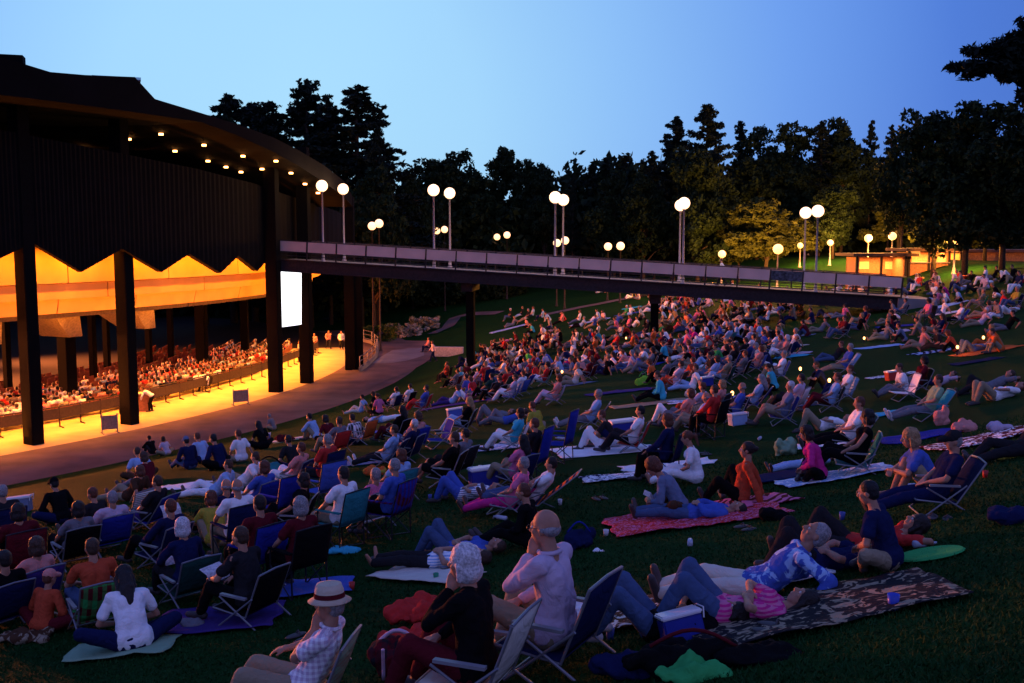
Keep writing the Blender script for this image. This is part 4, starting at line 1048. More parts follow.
def legs_src(S, P, fem, kind, inf=.018, big=1.0):
    mb = MB(); y = Vector((0, 1, 0)); hip = S['hip']
    mb.capsule(hip + y * .075, hip - y * .075, .108 * big + inf, .108 * big + inf, 12); mb.capsule(hip, hip + S['d1'] * .08, .11 * big + inf, .10 * big + inf, 12)
    for i in (0, 1):
        h, kn, an = S['hipj'][i], S['knee'][i], S['ank'][i]
        if kind == 'shorts': mb.capsule(h, h + (kn - h) * .86, .088 + inf, .066 + inf * 1.4, 12)
        else:
            mb.capsule(h, kn, .088 + inf, .058 + inf, 12); mb.capsule(kn, kn + (an - kn) * .9, .062 + inf, .046 + inf, 12)
    if kind == 'skirt':
        k0, k1 = S['knee']; mb.capsule(k0, k1, .07, .07, 10); m = (k0 + k1) / 2; mb.capsule(hip, m, .115, .11, 12)
        mb.capsule((k0 + S['ank'][0]) / 2, (k1 + S['ank'][1]) / 2, .09, .09, 10)
    return mb
def shoes_src(S, P, i):
    mb = MB()
    if 1:
        an = S['ank'][i]; fd = Vector(P['fd'][i]).normalized(); dz = Vector((0, 0, .03)) * (1 if fd.z < .5 else 0)
        mb.capsule(an - fd * .045 - dz, an + fd * .17 - dz * 1.15, .047, .038, 10); mb.capsule(an, an - fd * .02 - dz, .045, .045, 8)
    return mb
def hair_src(style):
    """in head space: x forward, z up, origin at the head centre"""
    mb = MB(); I = None
    def B(c, r): mb.ball(c, r, 16)
    if style == 'short': B((-.022, 0, .036), (.096, .084, .098)); B((-.045, 0, -.01), (.066, .074, .075))
    elif style == 'bald': B((-.052, 0, -.006), (.058, .080, .052)); mb.capsule((-.01, .076, .0), (-.06, .06, -.01), .018, .022); mb.capsule((-.01, -.076, .0), (-.06, -.06, -.01), .018, .022)
    elif style == 'bob': B((-.018, 0, .034), (.108, .095, .106)); B((-.04, 0, -.05), (.085, .094, .09)); mb.capsule((.0, .078, .0), (.0, .075, -.09), .028, .024); mb.capsule((.0, -.078, .0), (.0, -.075, -.09), .028, .024)
    elif style == 'long': B((-.02, 0, .034), (.106, .094, .106)); mb.capsule((-.06, 0, 0), (-.10, 0, -.17), .078, .075, 12); mb.capsule((-.10, 0, -.15), (-.13, 0, -.30), .078, .045, 12); mb.capsule((.0, .078, .0), (-.04, .08, -.14), .028, .03); mb.capsule((.0, -.078, .0), (-.04, -.08, -.14), .028, .03)
    elif style == 'tail': B((-.02, 0, .034), (.101, .087, .100)); mb.capsule((-.10, 0, .03), (-.15, 0, .02), .028, .034); mb.capsule((-.15, 0, .02), (-.17, 0, -.16), .036, .018)
    elif style == 'bun': B((-.02, 0, .034), (.101, .087, .100)); B((-.125, 0, .03), .042)
    elif style == 'curly': B((-.02, 0, .045), (.120, .110, .115)); B((-.05, 0, -.03), (.09, .10, .08))
    return mb
HAIRM = {}
def hair_mesh(style):
    if style in HAIRM: return HAIRM[style]
    me = remesh(hair_src(style), 'hair', .009, 2, .008 if style in ('curly', 'long', 'bob') else (.002 if style == 'bald' else .004), 22, 3); HAIRM[style] = me; return me
def hat_meshes():
    mb = MB(); mb.lathe([(.05, .06), (.098, .06), (.148, .034), (.152, .040), (.105, .068), (.100, .12), (.086, .168), (.055, .160), (.02, .152)], n=28, M=Matrix.Rotation(.10, 3, 'Y') @ Matrix.Diagonal(Vector((1.1, .92, 1))))
    brim = mb.mesh('hat'); brim.polygons.foreach_set('use_smooth', [True] * len(brim.polygons))
    mb = MB(); mb.lathe([(.106, .064), (.109, .066), (.105, .102), (.100, .102)], n=28, M=Matrix.Rotation(.10, 3, 'Y') @ Matrix.Diagonal(Vector((1.1, .92, 1))))
    band = mb.mesh('hat_band')
    mb = MB(); mb.ball((-.012, 0, .055), (.106, .088, .092), 18); cr = mb
    cr.capsule((.07, 0, .045), (.165, 0, .035), .05, .035, 12); cap = remesh(cr, 'cap', .010, 2)
    return brim, band, cap
HATM = hat_meshes()
PCACHE = {}
def person_meshes(pose, fem, sleeve, legs, big=1.0, vox=.016, P=None, fine=False, key=None):
    k = key or (pose, fem, sleeve, legs, big)
    out = {}
    P = P or POSES[pose]; S = skeleton(P, fem); out['S'] = S
    kb = ('b', key or (pose, fem, big))
    if kb not in PCACHE: PCACHE[kb] = remesh(body_src(S, P, fem, fine, big), 'body', vox, 2 if fine else 2)
    out['body'] = PCACHE[kb]
    ks = ('s', key or (pose, fem, sleeve, big))
    if ks not in PCACHE: PCACHE[ks] = remesh(shirt_src(S, P, fem, sleeve, .017 if fine else .020, big), 'shirt', vox * (1.4 if fine else 1), 3, .017 if fine else .010, 9, len(PCACHE))
    out['shirt'] = PCACHE[ks]
    kl = ('l', key or (pose, fem, legs, big))
    if kl not in PCACHE: PCACHE[kl] = remesh(legs_src(S, P, fem, legs, .014 if fine else .018, big), 'trousers', vox * (1.4 if fine else 1), 3, .009 if fine else .007, 10, len(PCACHE))
    out['legs'] = PCACHE[kl]
    for i in (0, 1):
        kf = ('f%d' % i, key or (pose,))
        if kf not in PCACHE: PCACHE[kf] = remesh(shoes_src(S, P, i), 'shoe', .013, 2)
        out['shoe%d' % i] = PCACHE[kf]
    return out
def addp(me, name, m, root):
    if not me.materials: me.materials.append(None)
    o = bpy.data.objects.new(name, me); link(o, root)
    o.material_slots[0].link = 'OBJECT'; o.material_slots[0].material = m
    return o
M_EYE = mat('eye_white', (.6, .58, .55), .3); M_IRIS = mat('eye_iris', (.02, .015, .01), .2); M_LENS = mat('spectacle_wire', (.05, .05, .05), .3, .6)
EYE = None
def ground_matrix(x, y, yaw, s=1.0, tilt=1.0):
    n = (gnormal(x, y) * tilt + Vector((0, 0, 1)) * (1 - tilt)).normalized()
    f = Vector((math.cos(yaw), math.sin(yaw), 0)); f = (f - n * f.dot(n)).normalized(); l = n.cross(f)
    return (Matrix.Translation((x, y, gz(x, y))) @ Matrix((f, l, n)).transposed().to_4x4() @ Matrix.Scale(s, 4))
def person(M, pose, hair='short', hairc='brown', shirt=None, legs=None, sleeve='short', legk='trousers', fem=False, tone=0, shoes=True, big=1.0, hat=None, vox=.016, P=None, fine=False, key=None, glasses=False, eyes=False, collar=False):
    R = person_meshes(pose, fem, sleeve, legk, big, vox, P, fine, key); S = R['S']
    root = bpy.data.objects.new('person', None); root.empty_display_size = .2; COL.objects.link(root); root.matrix_world = M
    addp(R['body'], 'body', skin(tone), root)
    addp(R['shirt'], 'shirt', shirt, root)
    addp(R['legs'], dict(trousers='trousers', shorts='shorts', skirt='skirt')[legk], legs, root)
    if shoes:
        for i in (0, 1): addp(R['shoe%d' % i], 'shoe', M_SHOEW if shoes == 'w' else M_SHOE, root)
    HM = Matrix.Translation(S['hc']) @ S['HM'].to_4x4()
    if hair != 'none' and hat != 'cap_only':
        h = addp(hair_mesh(hair), 'hair', hairm(hairc), root); h.matrix_local = HM
    if hat == 'panama':
        h = addp(HATM[0], 'hat', cloth('straw'), root); h.matrix_local = HM
        b = addp(HATM[1], 'hat_band', cloth('maroon'), h)
    elif hat:
        h = addp(HATM[2], 'cap', cloth(hat), root); h.matrix_local = HM
    if eyes:
        for s in (-1, 1):
            mb = MB(); mb.ball((.078, s * .030, .006), .0125, 10); e = mb.build('eye', M_EYE, root, smooth=True); e.matrix_local = HM
            mb = MB(); mb.ball((.0870, s * .030, .006), .0055, 8); i = mb.build('iris', M_IRIS, e, smooth=True)
    if collar:
        nb, nt = S['nb'], S['nt']; ax = (nt - nb).normalized(); u = ax.orthogonal().normalized(); w = ax.cross(u); mb = MB()
        mb.tube([nb + ax * .012 + (u * math.cos(a) + w * math.sin(a)) * .073 for a in [q * .5236 for q in range(13)]], .016, 6); mb.build('collar', shirt, root, smooth=True)
    if glasses:
        mb = MB()
        for s in (-1, 1):
            mb.tube([(.108, s * .032 + .022 * math.cos(a), .004 + .018 * math.sin(a)) for a in [k * .5236 for k in range(13)]], .002, 5)
            mb.tube([(.105, s * .055, .008), (.0, s * .080, .010)], .0022, 5)
        mb.tube([(.110, -.010, .008), (.110, .010, .008)], .002, 5)
        g = mb.build('spectacles', M_LENS, root); g.matrix_local = HM
    return root
# ------------------------------------------------------------------ chairs, blankets, coolers, bags
def sheet(mb, a, b, c, d, th, n=6, sag=0.0, sagdir=(0, 0, -1), m=6):
    """cloth panel between four corners, with thickness and a little sag"""
    a, b, c, d = map(Vector, (a, b, c, d)); sd = Vector(sagdir); vs = []; N = (b - a).cross(d - a).normalized() * th
    for L in (0, 1):
        for i in range(n + 1):
            for j in range(m + 1):
                u, v = i / n, j / m
                p = (a * (1 - u) + b * u) * (1 - v) + (d * (1 - u) + c * u) * v
                vs.append(p + sd * sag * 16 * u * (1 - u) * v * (1 - v) + N * L)
    W = m + 1; T = (n + 1) * W; fs = []
    for i in range(n):
        for j in range(m):
            q = i * W + j; fs += [(q, q + 1, q + W + 1, q + W), (T + q, T + q + W, T + q + W + 1, T + q + 1)]
    for i in range(n):
        for j in (0, m): q = i * W + j; fs.append((q, q + W, q + W + T, q + T) if j == 0 else (q, q + T, q + W + T, q + W))
    for j in range(m):
        for i in (0, n): q = i * W + j; fs.append((q, q + T, q + 1 + T, q + 1) if i == 0 else (q, q + 1, q + 1 + T, q + T))
    mb.add(vs, fs)
CHAIRM = {}
def chair_meshes(kind):
    if kind in CHAIRM: return CHAIRM[kind]
    parts = []
    if kind in ('low', 'lowx', 'recl'):
        sh = .17 if kind != 'recl' else .19; an = {'low': 24, 'lowx': 36, 'recl': 52}[kind]; bl = {'low': .54, 'lowx': .60, 'recl': .85}[kind]
        sx = .30 if kind != 'recl' else .78; w = .27; a = RAD(an); bx, bz = -.17, sh
        tx, tz = bx - math.sin(a) * bl, bz + math.cos(a) * bl
        mb = MB()
        for s in (-1, 1):
            y = s * w
            mb.tube([(sx, y, sh + .05), (bx, y, sh - .01), (tx, y, tz)], .012, 7)
            mb.tube([(sx - .06, y * 1.08, .0), (bx - .12, y * 1.08, sh + .22)], .011, 7)
            mb.tube([(bx - .22, y * 1.08, .0), (sx - .12, y * 1.08, sh + .20)], .011, 7)
        mb.tube([(tx, -w, tz), (tx - .01, 0, tz + .02), (tx, w, tz)], .012, 7); mb.tube([(sx, -w, sh + .05), (sx, w, sh + .05)], .012, 7)
        mb.tube([(bx - .22, -w * 1.08, .01), (bx - .22, w * 1.08, .01)], .011, 6); mb.tube([(sx - .06, -w * 1.08, .01), (sx - .06, w * 1.08, .01)], .011, 6)
        parts.append(('frame', mb.mesh('frame'), 'tube'))
        mb = MB(); sheet(mb, (bx, -w, sh), (sx, -w, sh + .05), (sx, w, sh + .05), (bx, w, sh), .008, sag=.03); parts.append(('seat', mb.mesh('seat'), 'fab'))
        mb = MB(); sheet(mb, (bx - .01, -w, sh + .03), (tx, -w, tz), (tx, w, tz), (bx - .01, w, sh + .03), .008, sag=.035, sagdir=(-math.cos(a), 0, -math.sin(a))); parts.append(('backrest', mb.mesh('backrest'), 'fab'))
        for s in (-1, 1):
            mb = MB(); mb.box((-.03, s * w * 1.1, sh + .225), (.36, .045, .022), ry=-.05); parts.append(('armrest', mb.mesh('armrest'), 'arm'))
    else:
        sh = .40; an = 16 if kind != 'tall' else 14; bl = .56 if kind != 'tall' else .74; w = .27; a = RAD(an); bx, bz, sx = -.20, sh, .28
        tx, tz = bx - math.sin(a) * bl, bz + math.cos(a) * bl
        mb = MB()
        for s in (-1, 1):
            y = s * w
            mb.tube([(sx, y, 0), (sx - .02, y, sh + .20)], .012, 7); mb.tube([(bx, y, 0), (bx, y, sh), (tx, y, tz)], .012, 7)
            mb.tube([(sx, y, 0), (bx, y, sh)], .009, 6); mb.tube([(bx, y, 0), (sx, y, sh)], .009, 6)
        mb.tube([(sx, -w, 0), (bx, w, .02)], .008, 6); mb.tube([(sx, w, 0), (bx, -w, .02)], .008, 6)
        mb.tube([(tx, -w, tz), (tx - .02, 0, tz + .015), (tx, w, tz)], .012, 7); mb.tube([(sx, -w, sh), (sx, w, sh)], .011, 7)
        parts.append(('frame', mb.mesh('frame'), 'tube'))
        mb = MB(); sheet(mb, (bx, -w, sh), (sx, -w, sh), (sx, w, sh), (bx, w, sh), .010, sag=.05); parts.append(('seat', mb.mesh('seat'), 'fab'))
        mb = MB(); sheet(mb, (bx - .01, -w, sh + .02), (tx, -w, tz), (tx, w, tz), (bx - .01, w, sh + .02), .012, sag=.05, sagdir=(-math.cos(a), 0, -math.sin(a))); parts.append(('backrest', mb.mesh('backrest'), 'fab'))
        for s in (-1, 1):
            mb = MB(); mb.box((.03, s * w, sh + .22), (.50, .06, .02)); parts.append(('armrest', mb.mesh('armrest'), 'arm'))
    for n_, me, k_ in parts:
        me.materials.append(None)
        if k_ == 'fab': me.polygons.foreach_set('use_smooth', [True] * len(me.polygons))
    CHAIRM[kind] = parts; return parts
def chair(M, kind, col, pattern=None, c2='white', dark=False, armc=None):
    root = bpy.data.objects.new('folding_chair', None); root.empty_display_size = .2; COL.objects.link(root); root.matrix_world = M
    fab = cloth(col, pattern, c2)
    for n_, me, k_ in chair_meshes(kind):
        addp(me, n_, {'tube': M_DARKTUBE if dark else M_TUBE, 'fab': fab, 'arm': armc or (fab if dark else M_WPLAST)}[k_], root)
    return root
def blanket(px, py, w, d, yaw, m, lab, name='blanket', seed=0, jag=.06, grp=None, pt=None, wr=.03):
    p = pt or hit(px, py); rng = random.Random(seed * 7 + 1); nx, ny = int(max(8, w * 12)), int(max(8, d * 12)); vs = []; fs = []
    c, s = math.cos(yaw), math.sin(yaw); skew = rng.uniform(-.15, .15)
    for L in (1, 0):
        for i in range(nx + 1):
            for j in range(ny + 1):
                u, v = i / nx - .5, j / ny - .5
                x = u * w + skew * v * d + jag * w * noise.noise(Vector((v * 3 + seed, u * 2, 1.7 * seed))); y = v * d + jag * d * noise.noise(Vector((u * 3, v * 2 + seed, 9.1 + seed)))
                X, Yw = p.x + c * x - s * y, p.y + s * x + c * y
                h = wr * (max(0, noise.noise(Vector((X * 2.2, Yw * 2.2, seed)))) + .6 * max(0, noise.noise(Vector((X * 6, Yw * 5, seed + 5))))) + (.034 if p.y < 19 else .014)
                vs.append((X - p.x, Yw - p.y, gz(X, Yw) - p.z + h + .008 * L))
    W = ny + 1; T = (nx + 1) * W
    for i in range(nx):
        for j in range(ny):
            q = i * W + j; fs += [(q, q + W, q + W + 1, q + 1), (T + q, T + q + 1, T + q + W + 1, T + q + W)]
    for i in range(nx): fs += [(i * W, i * W + T, (i + 1) * W + T, (i + 1) * W), (i * W + ny, (i + 1) * W + ny, (i + 1) * W + ny + T, i * W + ny + T)]
    for j in range(ny): fs += [(j, j + 1, j + 1 + T, j + T), (nx * W + j, nx * W + j + T, nx * W + j + 1 + T, nx * W + j + 1)]
    mb = MB(); mb.add(vs, fs); o = mb.build(name, m, smooth=True); o.location = p
    tag(o, lab, name.replace('_', ' '), grp); return o
def lump(name, p, size, m, lab, cat, seed=0, vox=.02, disp=.05, n=7, yaw=0, grp=None, extra=None):
    rng = random.Random(seed); mb = MB(); sx, sy, sz = size
    for i in range(n):
        mb.ball((rng.uniform(-.32, .32) * sx, rng.uniform(-.32, .32) * sy, sz * rng.uniform(.25, .55)), (sx * rng.uniform(.16, .3), sy * rng.uniform(.16, .3), sz * rng.uniform(.28, .42)), 10)
    mb.ball((0, 0, sz * .3), (sx * .42, sy * .42, sz * .34), 12)
    me = remesh(mb, name, vox, 3, disp, 7, seed); me.materials.append(m)
    o = bpy.data.objects.new(name, me); link(o); o.location = p; o.rotation_euler = (0, 0, yaw); tag(o, lab, cat, grp)
    if extra:
        for en, emb, em in extra: emb.build(en, em, o, smooth=True)
    return o
M_LID = mat('cooler_lid_plastic', (.72, .72, .74), .4, var=.04)
def cooler(px, py, s, lab, col='royal', yaw=.4, pt=None):
    p = pt or hit(px, py); root = empty('cooler', p, yaw, lab, 'cooler', 'picnic coolers on the lawn'); root.matrix_world = ground_matrix(p.x, p.y, yaw, s)
    mb = MB(); mb.box((0, 0, .16), (.52, .32, .31)); mb.build('cooler_body', mat('cooler_plastic_' + col, CLOTH[col], .4, var=.05), root, bevel=.02)
    mb = MB(); mb.box((0, 0, .345), (.55, .35, .06)); mb.build('lid', M_LID, root, bevel=.018)
    mb = MB(); mb.tube([(.275, -.16, .25), (.30, -.16, .38), (.30, .16, .38), (.275, .16, .25)], .01, 6)
    mb.build('handle', M_LID, root)
    return root
# ================================================================== PLACING PEOPLE ON THE LAWN
def stage_yaw(x, y): return math.atan2(CY - y, CX - x)
CHAIR_OF = dict(low='low', lowx='lowx', lowc='low', recl='recl', camp='camp', campx='camp')
LSET = 0
PLIST = []       # (root, x, y, dict(desc))
CHAIRS = []
LYING = ('flat', 'flatk', 'behind', 'prop')
GL = 'audience sitting and lying on the lawn'; GC = 'folding chairs on the lawn'
CN = dict(ltblue='light blue', royal='royal blue', bluegrey='grey blue', darkgreen='dark green')
def cn(c): return CN.get(c, c)
POSEP = dict(cross='sitting cross-legged', knees='hugging knees', back='leaning back on hands', ext='sitting with legs out', side='sitting sideways', read='bent over reading',
             flat='lying flat', flatk='lying with knees up', behind='lying with hands behind head', prop='propped on an elbow', low='in a low %s chair', lowx='reclined in a %s chair', lowc='hand on chin in a %s chair',
             recl='lying back in a %s recliner', camp='in a %s camp chair', campx='legs crossed in a %s chair', stand='standing', walk='walking', stoop='stooping')
HEAD = {(52,507): (54,484),(24,556): (18,512),(86,552): (78,509),(114,538): (112,498),(96,513): (92,494),(143,480): (137,452),(146,462): (149,438),(162,463): (163,439),(187,461): (186,441),(198,455): (197,437),(214,467): (213,439),(241,463): (238,434),(212,480): (228,465),(246,474): (255,457),(160,512): (157,482),(170,540): (170,507),(208,532): (211,498),(238,524): (237,487),(265,500): (264,467),(264,548): (259,504),(302,560): (300,506),(300,506): (303,480),(300,488): (301,448),(328,478): (327,440),(346,524): (343,474),(306,438): (309,417),(326,438): (325,419),(344,446): (339,421),(358,434): (352,418),(257,437): (258,425),(272,437): (269,416),(363,417): (362,397),(373,413): (373,394),(379,412): (377,396),(397,407): (396,389),(412,403): (410,386),(427,411): (426,388),(404,430): (402,410),(420,436): (418,417),(415,447): (414,424),(394,462): (394,430),(458,483): (454,438),(470,462): (465,434),(394,516): (394,466),(401,486): (401,455),(375,492): (375,475),(470,430): (469,401),(514,446): (520,413),(532,432): (532,406),(540,458): (534,424),(523,476): (523,441),(514,506): (523,464),(545,490): (551,464),(590,420): (598,394),(556,400): (559,378),(512,396): (515,377),(524,392): (523,373),(540,380): (534,364),(658,401): (657,375),(640,441): (640,411),(668,458): (667,420),(686,468): (687,438),(708,425): (706,397),(720,422): (714,390),(728,410): (722,384),(742,422): (742,387),(771,398): (768,367),(786,418): (790,386),(803,398): (801,378),(783,374): (784,354),(846,382): (850,347),(838,374): (841,344),(855,396): (850,369),(838,397): (837,377),(858,430): (859,403),(872,446): (867,417),(948,494): (953,441),(936,410): (938,380),(928,392): (924,360),(950,392): (953,374),(1008,418): (1021,386),(1004,390): (1010,374),(832,470): (833,456),(40,574): (36,546),(46,622): (50,578),(8,600): (4,560),(6,520): (2,492),(225,492): (226,486),(288,462): (288,440),(470,400): (470,380),(312,694): (330,605),(536,620): (545,528),(456,636): (464,563),(238,606): (240,537),(176,590): (182,527),(96,612): (92,548),(133,652): (124,577),(652,604): (735,613),(735,590): (803,600),(805,592): (815,534),(868,574): (868,493),(898,572): (916,524),(862,600): (886,553),(768,506): (747,450),(668,522): (653,467),(905,477): (910,438),(806,476): (806,433),(517,560): (523,492),(437,572): (482,556),(470,560): (497,545),(706,508): (738,508)}
def head_matrix(hx, hy, hc, dy, sc, tilt):
    d = ray(hx, hy); q = hit(hx, hy, hc.z * sc); x, y = q.x, q.y
    for _ in range(7):
        M = ground_matrix(x, y, stage_yaw(x, y) + RAD(dy), sc, tilt); W = M @ hc
        t = (W.z - CAMH) / d.z; D = d * t
        if t < 0 or t > 300: break
        x += (D.x - W.x) * .85; y += (D.y - W.y) * .85
    return x, y
def put(px, py, pose, hair='short', hc='brown', shirt='white', legs='denim', dy=0, ch='navy', chp=None, c2='white', tall=False, sc=1.03, lab=None, pat=None, pc2='white', clab=None, lift=0, dist=None, small=False, **k):
    sc *= .93
    tilt = .2 if pose in CHAIR_OF or k.get('P') is not None and pose in ('low', 'camp') else (1.0 if pose in LYING or k.get('key', '')[5:9] in ('flat', 'coup', 'behi') else .6)
    hd = HEAD.get((px, py)) or k.pop('head', None)
    if hd:
        x, y = head_matrix(hd[0], hd[1], skeleton(k.get('P') or POSES[pose], k.get('fem', False))['hc'], dy, sc, tilt); p = Vector((x, y, gz(x, y)))
    else: p = hit(px, py); x, y = p.x, p.y
    yaw = stage_yaw(x, y) + RAD(dy)
    M = ground_matrix(x, y, yaw, sc, tilt); MC = ground_matrix(x, y, yaw, sc, tilt)
    if lift: M = M @ Matrix.Translation((0, 0, lift))
    sh = cloth(shirt, pat, pc2); lg = cloth(legs)
    if p.y > 36: k['shoes'] = False
    r = person(M, pose, hair, hc, sh, lg, **k)
    d = dict(px=px, py=py, shirt=cn(shirt), hc=hc, pose=pose, ch=cn(ch), lab=lab, hair=hair, hat=k.get('hat'), Y=y, legs=cn(legs), pat=pat)
    PLIST.append((r, x, y, d)); r['group'] = GL; r['category'] = 'person'
    kind = CHAIR_OF.get(pose)
    if kind:
        c = chair(MC, kind if not tall else 'tall', ch, chp, c2, dark=kind == 'camp' or tall)
        c['category'] = 'chair'; c['group'] = GC; CHAIRS.append((c, x, y, dict(px=px, col=cn(ch), kind=kind, pat=chp, lab=clab, own=d)))
    return r
# ---- foreground figures, each with its own pose
HP = {
 'hat': dict(hip=(0, .28), lean=36, c=-14, head=(-4, 0), feet=[(.60, .16, .07), (.66, -.12, .07)], kp=[(.6, .3, 1), (.6, -.1, 1)], hands=['mouth', (.20, -.26, .48)], ep=[(.3, 1, -1), (-.6, -1, -.5)], fd=[(1, .15, 0), (1, -.15, 0)], htgt=[(-.2, -.3, 1), (1, 0, -.1)], curl=.5),
 'chin': dict(hip=(0, .27), lean=8, c=-14, head=(2, 0), feet=[(.56, .14, .07), (.50, -.14, .07)], kp=[(.5, .3, 1), (.5, -.3, 1)], hands=['mouth', (.28, -.06, .42)], ep=[(.4, .8, -1), (-.2, -1, -.6)], fd=[(1, .15, 0), (1, -.15, 0)], htgt=[(-.2, -.1, 1), (.6, .8, 0)], curl=.6),
 'prog': dict(hip=(0, .30), lean=0, c=-10, head=(-2, 0), feet=[(.62, .14, .07), (.52, -.14, .07)], kp=[(0, .3, 1), (0, -.3, 1)], hands=[(.42, .14, .50), (.36, -.16, .44)], ep=[(-.3, 1, -.6), (-.3, -1, -.6)], fd=[(1, .15, 0), (1, -.15, 0)], curl=.5),
 'couple': dict(hip=(0, .10), lean=84, c=0, head=(-14, 0), feet=[(.50, .13, .07), (.44, -.12, .07)], kp=[(0, .2, 1), (0, -.2, 1)], hands=[(-.22, .05, .25), (-.25, -.03, .27)], ep=[(.2, 1, .1), (.2, -1, .1)], fd=[(1, .1, 0), (1, -.1, 0)], htgt=[(-.1, -1, 0), (.1, 1, -.1)], curl=.5),
 'leanb': dict(hip=(0, .11), lean=64, c=-18, head=(0, 0), feet=[(.84, .12, .07), (.82, -.10, .07)], kp=[(0, .3, 1), (0, -.3, 1)], hands=[(-.44, .34, .04), (-.20, -.24, .10)], ep=[(-1, .3, -.2), (-1, -.3, -.2)], fd=[(.3, .3, 1), (.3, -.2, 1)], htgt=[(-.4, .8, 0), (-.4, -.8, 0)], curl=.2),
 'rust': dict(hip=(0, .11), lean=16, c=-6, head=(0, 0), feet=[(.50, .10, .07), (.30, -.34, .06)], kp=[(.2, .6, 1), (.8, -.8, .3)], hands=[(-.34, .28, .03), (-.30, -.28, .03)], ep=[(-1, .3, .2), (-1, -.3, .2)], fd=[(.5, .2, 1), (.3, -.9, .1)], htgt=[(-.6, .4, -.2), (-.6, -.4, -.2)], curl=.15),
}
def hero(px, py, pk, **k):
    k.setdefault('eyes', True)
    return put(px, py, 'low', P=HP[pk] if pk in HP else POSES[pk], fine=True, vox=.0085, key='hero_' + pk + ('f' if k.get('fem') else 'm') + k.get('sleeve', 'short') + k.get('legk', 't') + str(k.get('big', 1)), **k)
# hero poses do not use the automatic chair: handled by name below
CHAIR_OF_BACK = dict(CHAIR_OF)
def heroes():
    global CHAIR_OF
    H = lambda *a, **k: hero(*a, **k)
    CHAIR_OF.clear(); CHAIR_OF['low'] = 'low'
    H(312, 694, 'hat', hair='short', hc='grey', shirt='lilac', pat='check', pc2='white', legs='khaki', hat='panama', collar=True, ch='khaki', chp='check', c2='sage', dy=38, sc=1.08, lab='person in banded straw hat and checked shirt, hand at mouth, seated bottom centre left', clab='camp chair with pale armrests under the man in straw hat')
    CHAIR_OF['low'] = 'low'
    H(536, 620, 'chin', hair='bald', hc='grey', shirt='lilac', legs='khaki', sleeve='long', glasses=True, collar=True, ch='navy', dy=16, sc=1.26, tone=0, lab='balding person in glasses and lilac shirt resting chin on hand', clab='low dark chair under the balding person in lilac shirt')
    H(456, 636, 'chin', hair='bob', hc='white', shirt='black', legs='maroon', sleeve='long', fem=True, ch='cream', dy=24, sc=1.18, lab='white haired person in black top seated beside heaped red blanket', clab='cream canvas chair under the white haired person in black')
    H(238, 606, 'prog', hair='short', hc='brown', shirt='charcoal', legs='black', ch='black', dy=18, sc=1.06, big=1.1, lab='heavy set person in dark tee holding out an open program', clab='black low chair under the person holding an open program')
    H(176, 590, 'prog', hair='bob', hc='white', shirt='navy', legs='charcoal', fem=True, ch='darkgreen', dy=0, lab='person with fluffy white hair in a dark green chair', clab='dark green chair with silver frame under fluffy white hair', sleeve='long')
    H(96, 612, 'prog', hair='short', hc='brown', shirt='rust', legs='denim', ch='green', dy=-8, lab='brown haired person in rust shirt in the green barred chair', chp='plaid', c2='maroon', clab='green checked chair with silver top bar')
    CHAIR_OF.clear()
    H(133, 652, 'read', hair='long', hc='dark', shirt='white', legs='navy', fem=True, dy=-14, sc=1.10, lab='dark long haired person in white tee and navy trousers seated bottom left')
    H(652, 604, 'couple', hair='bob', hc='dark', shirt='black', legs='denim', fem=True, dy=33, shoes='w', sc=1.05, lab='person in black top and jeans lying knees up beside white cooler')
    H(735, 590, 'couple', hair='long', hc='dark', shirt='magenta', pat='stripes', pc2='pink', legs='denim', fem=True, dy=30, sc=1.05, shoes=False, lab='person in striped pink top lying knees up on the patterned blanket')
    H(805, 592, 'leanb', hair='short', hc='grey', shirt='blue', pat='spots', pc2='ltblue', legs='cream', dy=34, sc=1.10, big=1.12, collar=True, sleeve='long', lab='large grey haired person in mottled blue shirt leaning back, legs under white cloth')
    H(868, 574, 'cross', hair='short', hc='black', shirt='navy', legs='khaki', dy=8, sc=.94, sleeve='short', lab='black haired person in navy shirt sitting up behind the mottled blue shirt')
    H(898, 572, 'behind', hair='bob', hc='dark', shirt='red', legs='charcoal', fem=True, dy=35, lab='person in red top lying with arm behind head by green mat')
    H(862, 600, 'flatk', hair='bob', hc='grey', shirt='navy', legs='charcoal', dy=30, lab='grey haired person lying down just behind the large person in mottled blue')
    H(768, 506, 'rust', hair='bun', hc='dark', shirt='rust', legs='black', fem=True, sleeve='long', dy=22, sc=1.12, lab='person in rust red top leaning back on both arms, dark hair tied')
    H(668, 522, 'read', hair='curly', hc='auburn', shirt='bluegrey', legs='brown', sleeve='long', dy=28, sc=1.12, lab='person in grey blue shirt bent over reading on red blanket')
    H(905, 477, 'knees', hair='bob', hc='blond', shirt='blue', legs='khaki', legk='shorts', fem=True, dy=30, sc=1.10, shoes=False, lab='blond person in violet blue tee hugging bare knees')
    H(806, 476, 'cross', hair='bob', hc='dark', shirt='magenta', legs='black', fem=True, sleeve='long', dy=24, sc=1.08, lab='dark haired person in magenta top sitting upright')
    H(517, 560, 'ext', hair='short', hc='auburn', shirt='black', legs='black', sleeve='long', dy=25, sc=1.05, lab='person all in black sitting behind the balding person in lilac')  # auburn puts the warm light on this hair into its colour
    H(437, 572, 'flat', hair='bob', hc='brown', shirt='ltblue', pat='stripes', legs='charcoal', dy=33, shoes=False, lab='person in pale striped top lying flat with bare feet on cream blanket')
    H(470, 560, 'flatk', hair='short', hc='brown', shirt='blue', legs='denim', dy=32, shoes=False, lab='person in blue lying just behind the one in pale stripes')
    H(706, 508, 'flat', hair='short', hc='dark', shirt='blue', legs='denim', sleeve='long', dy=28, lab='person in blue lying flat on the red blanket beside the rust red top')
heroes()
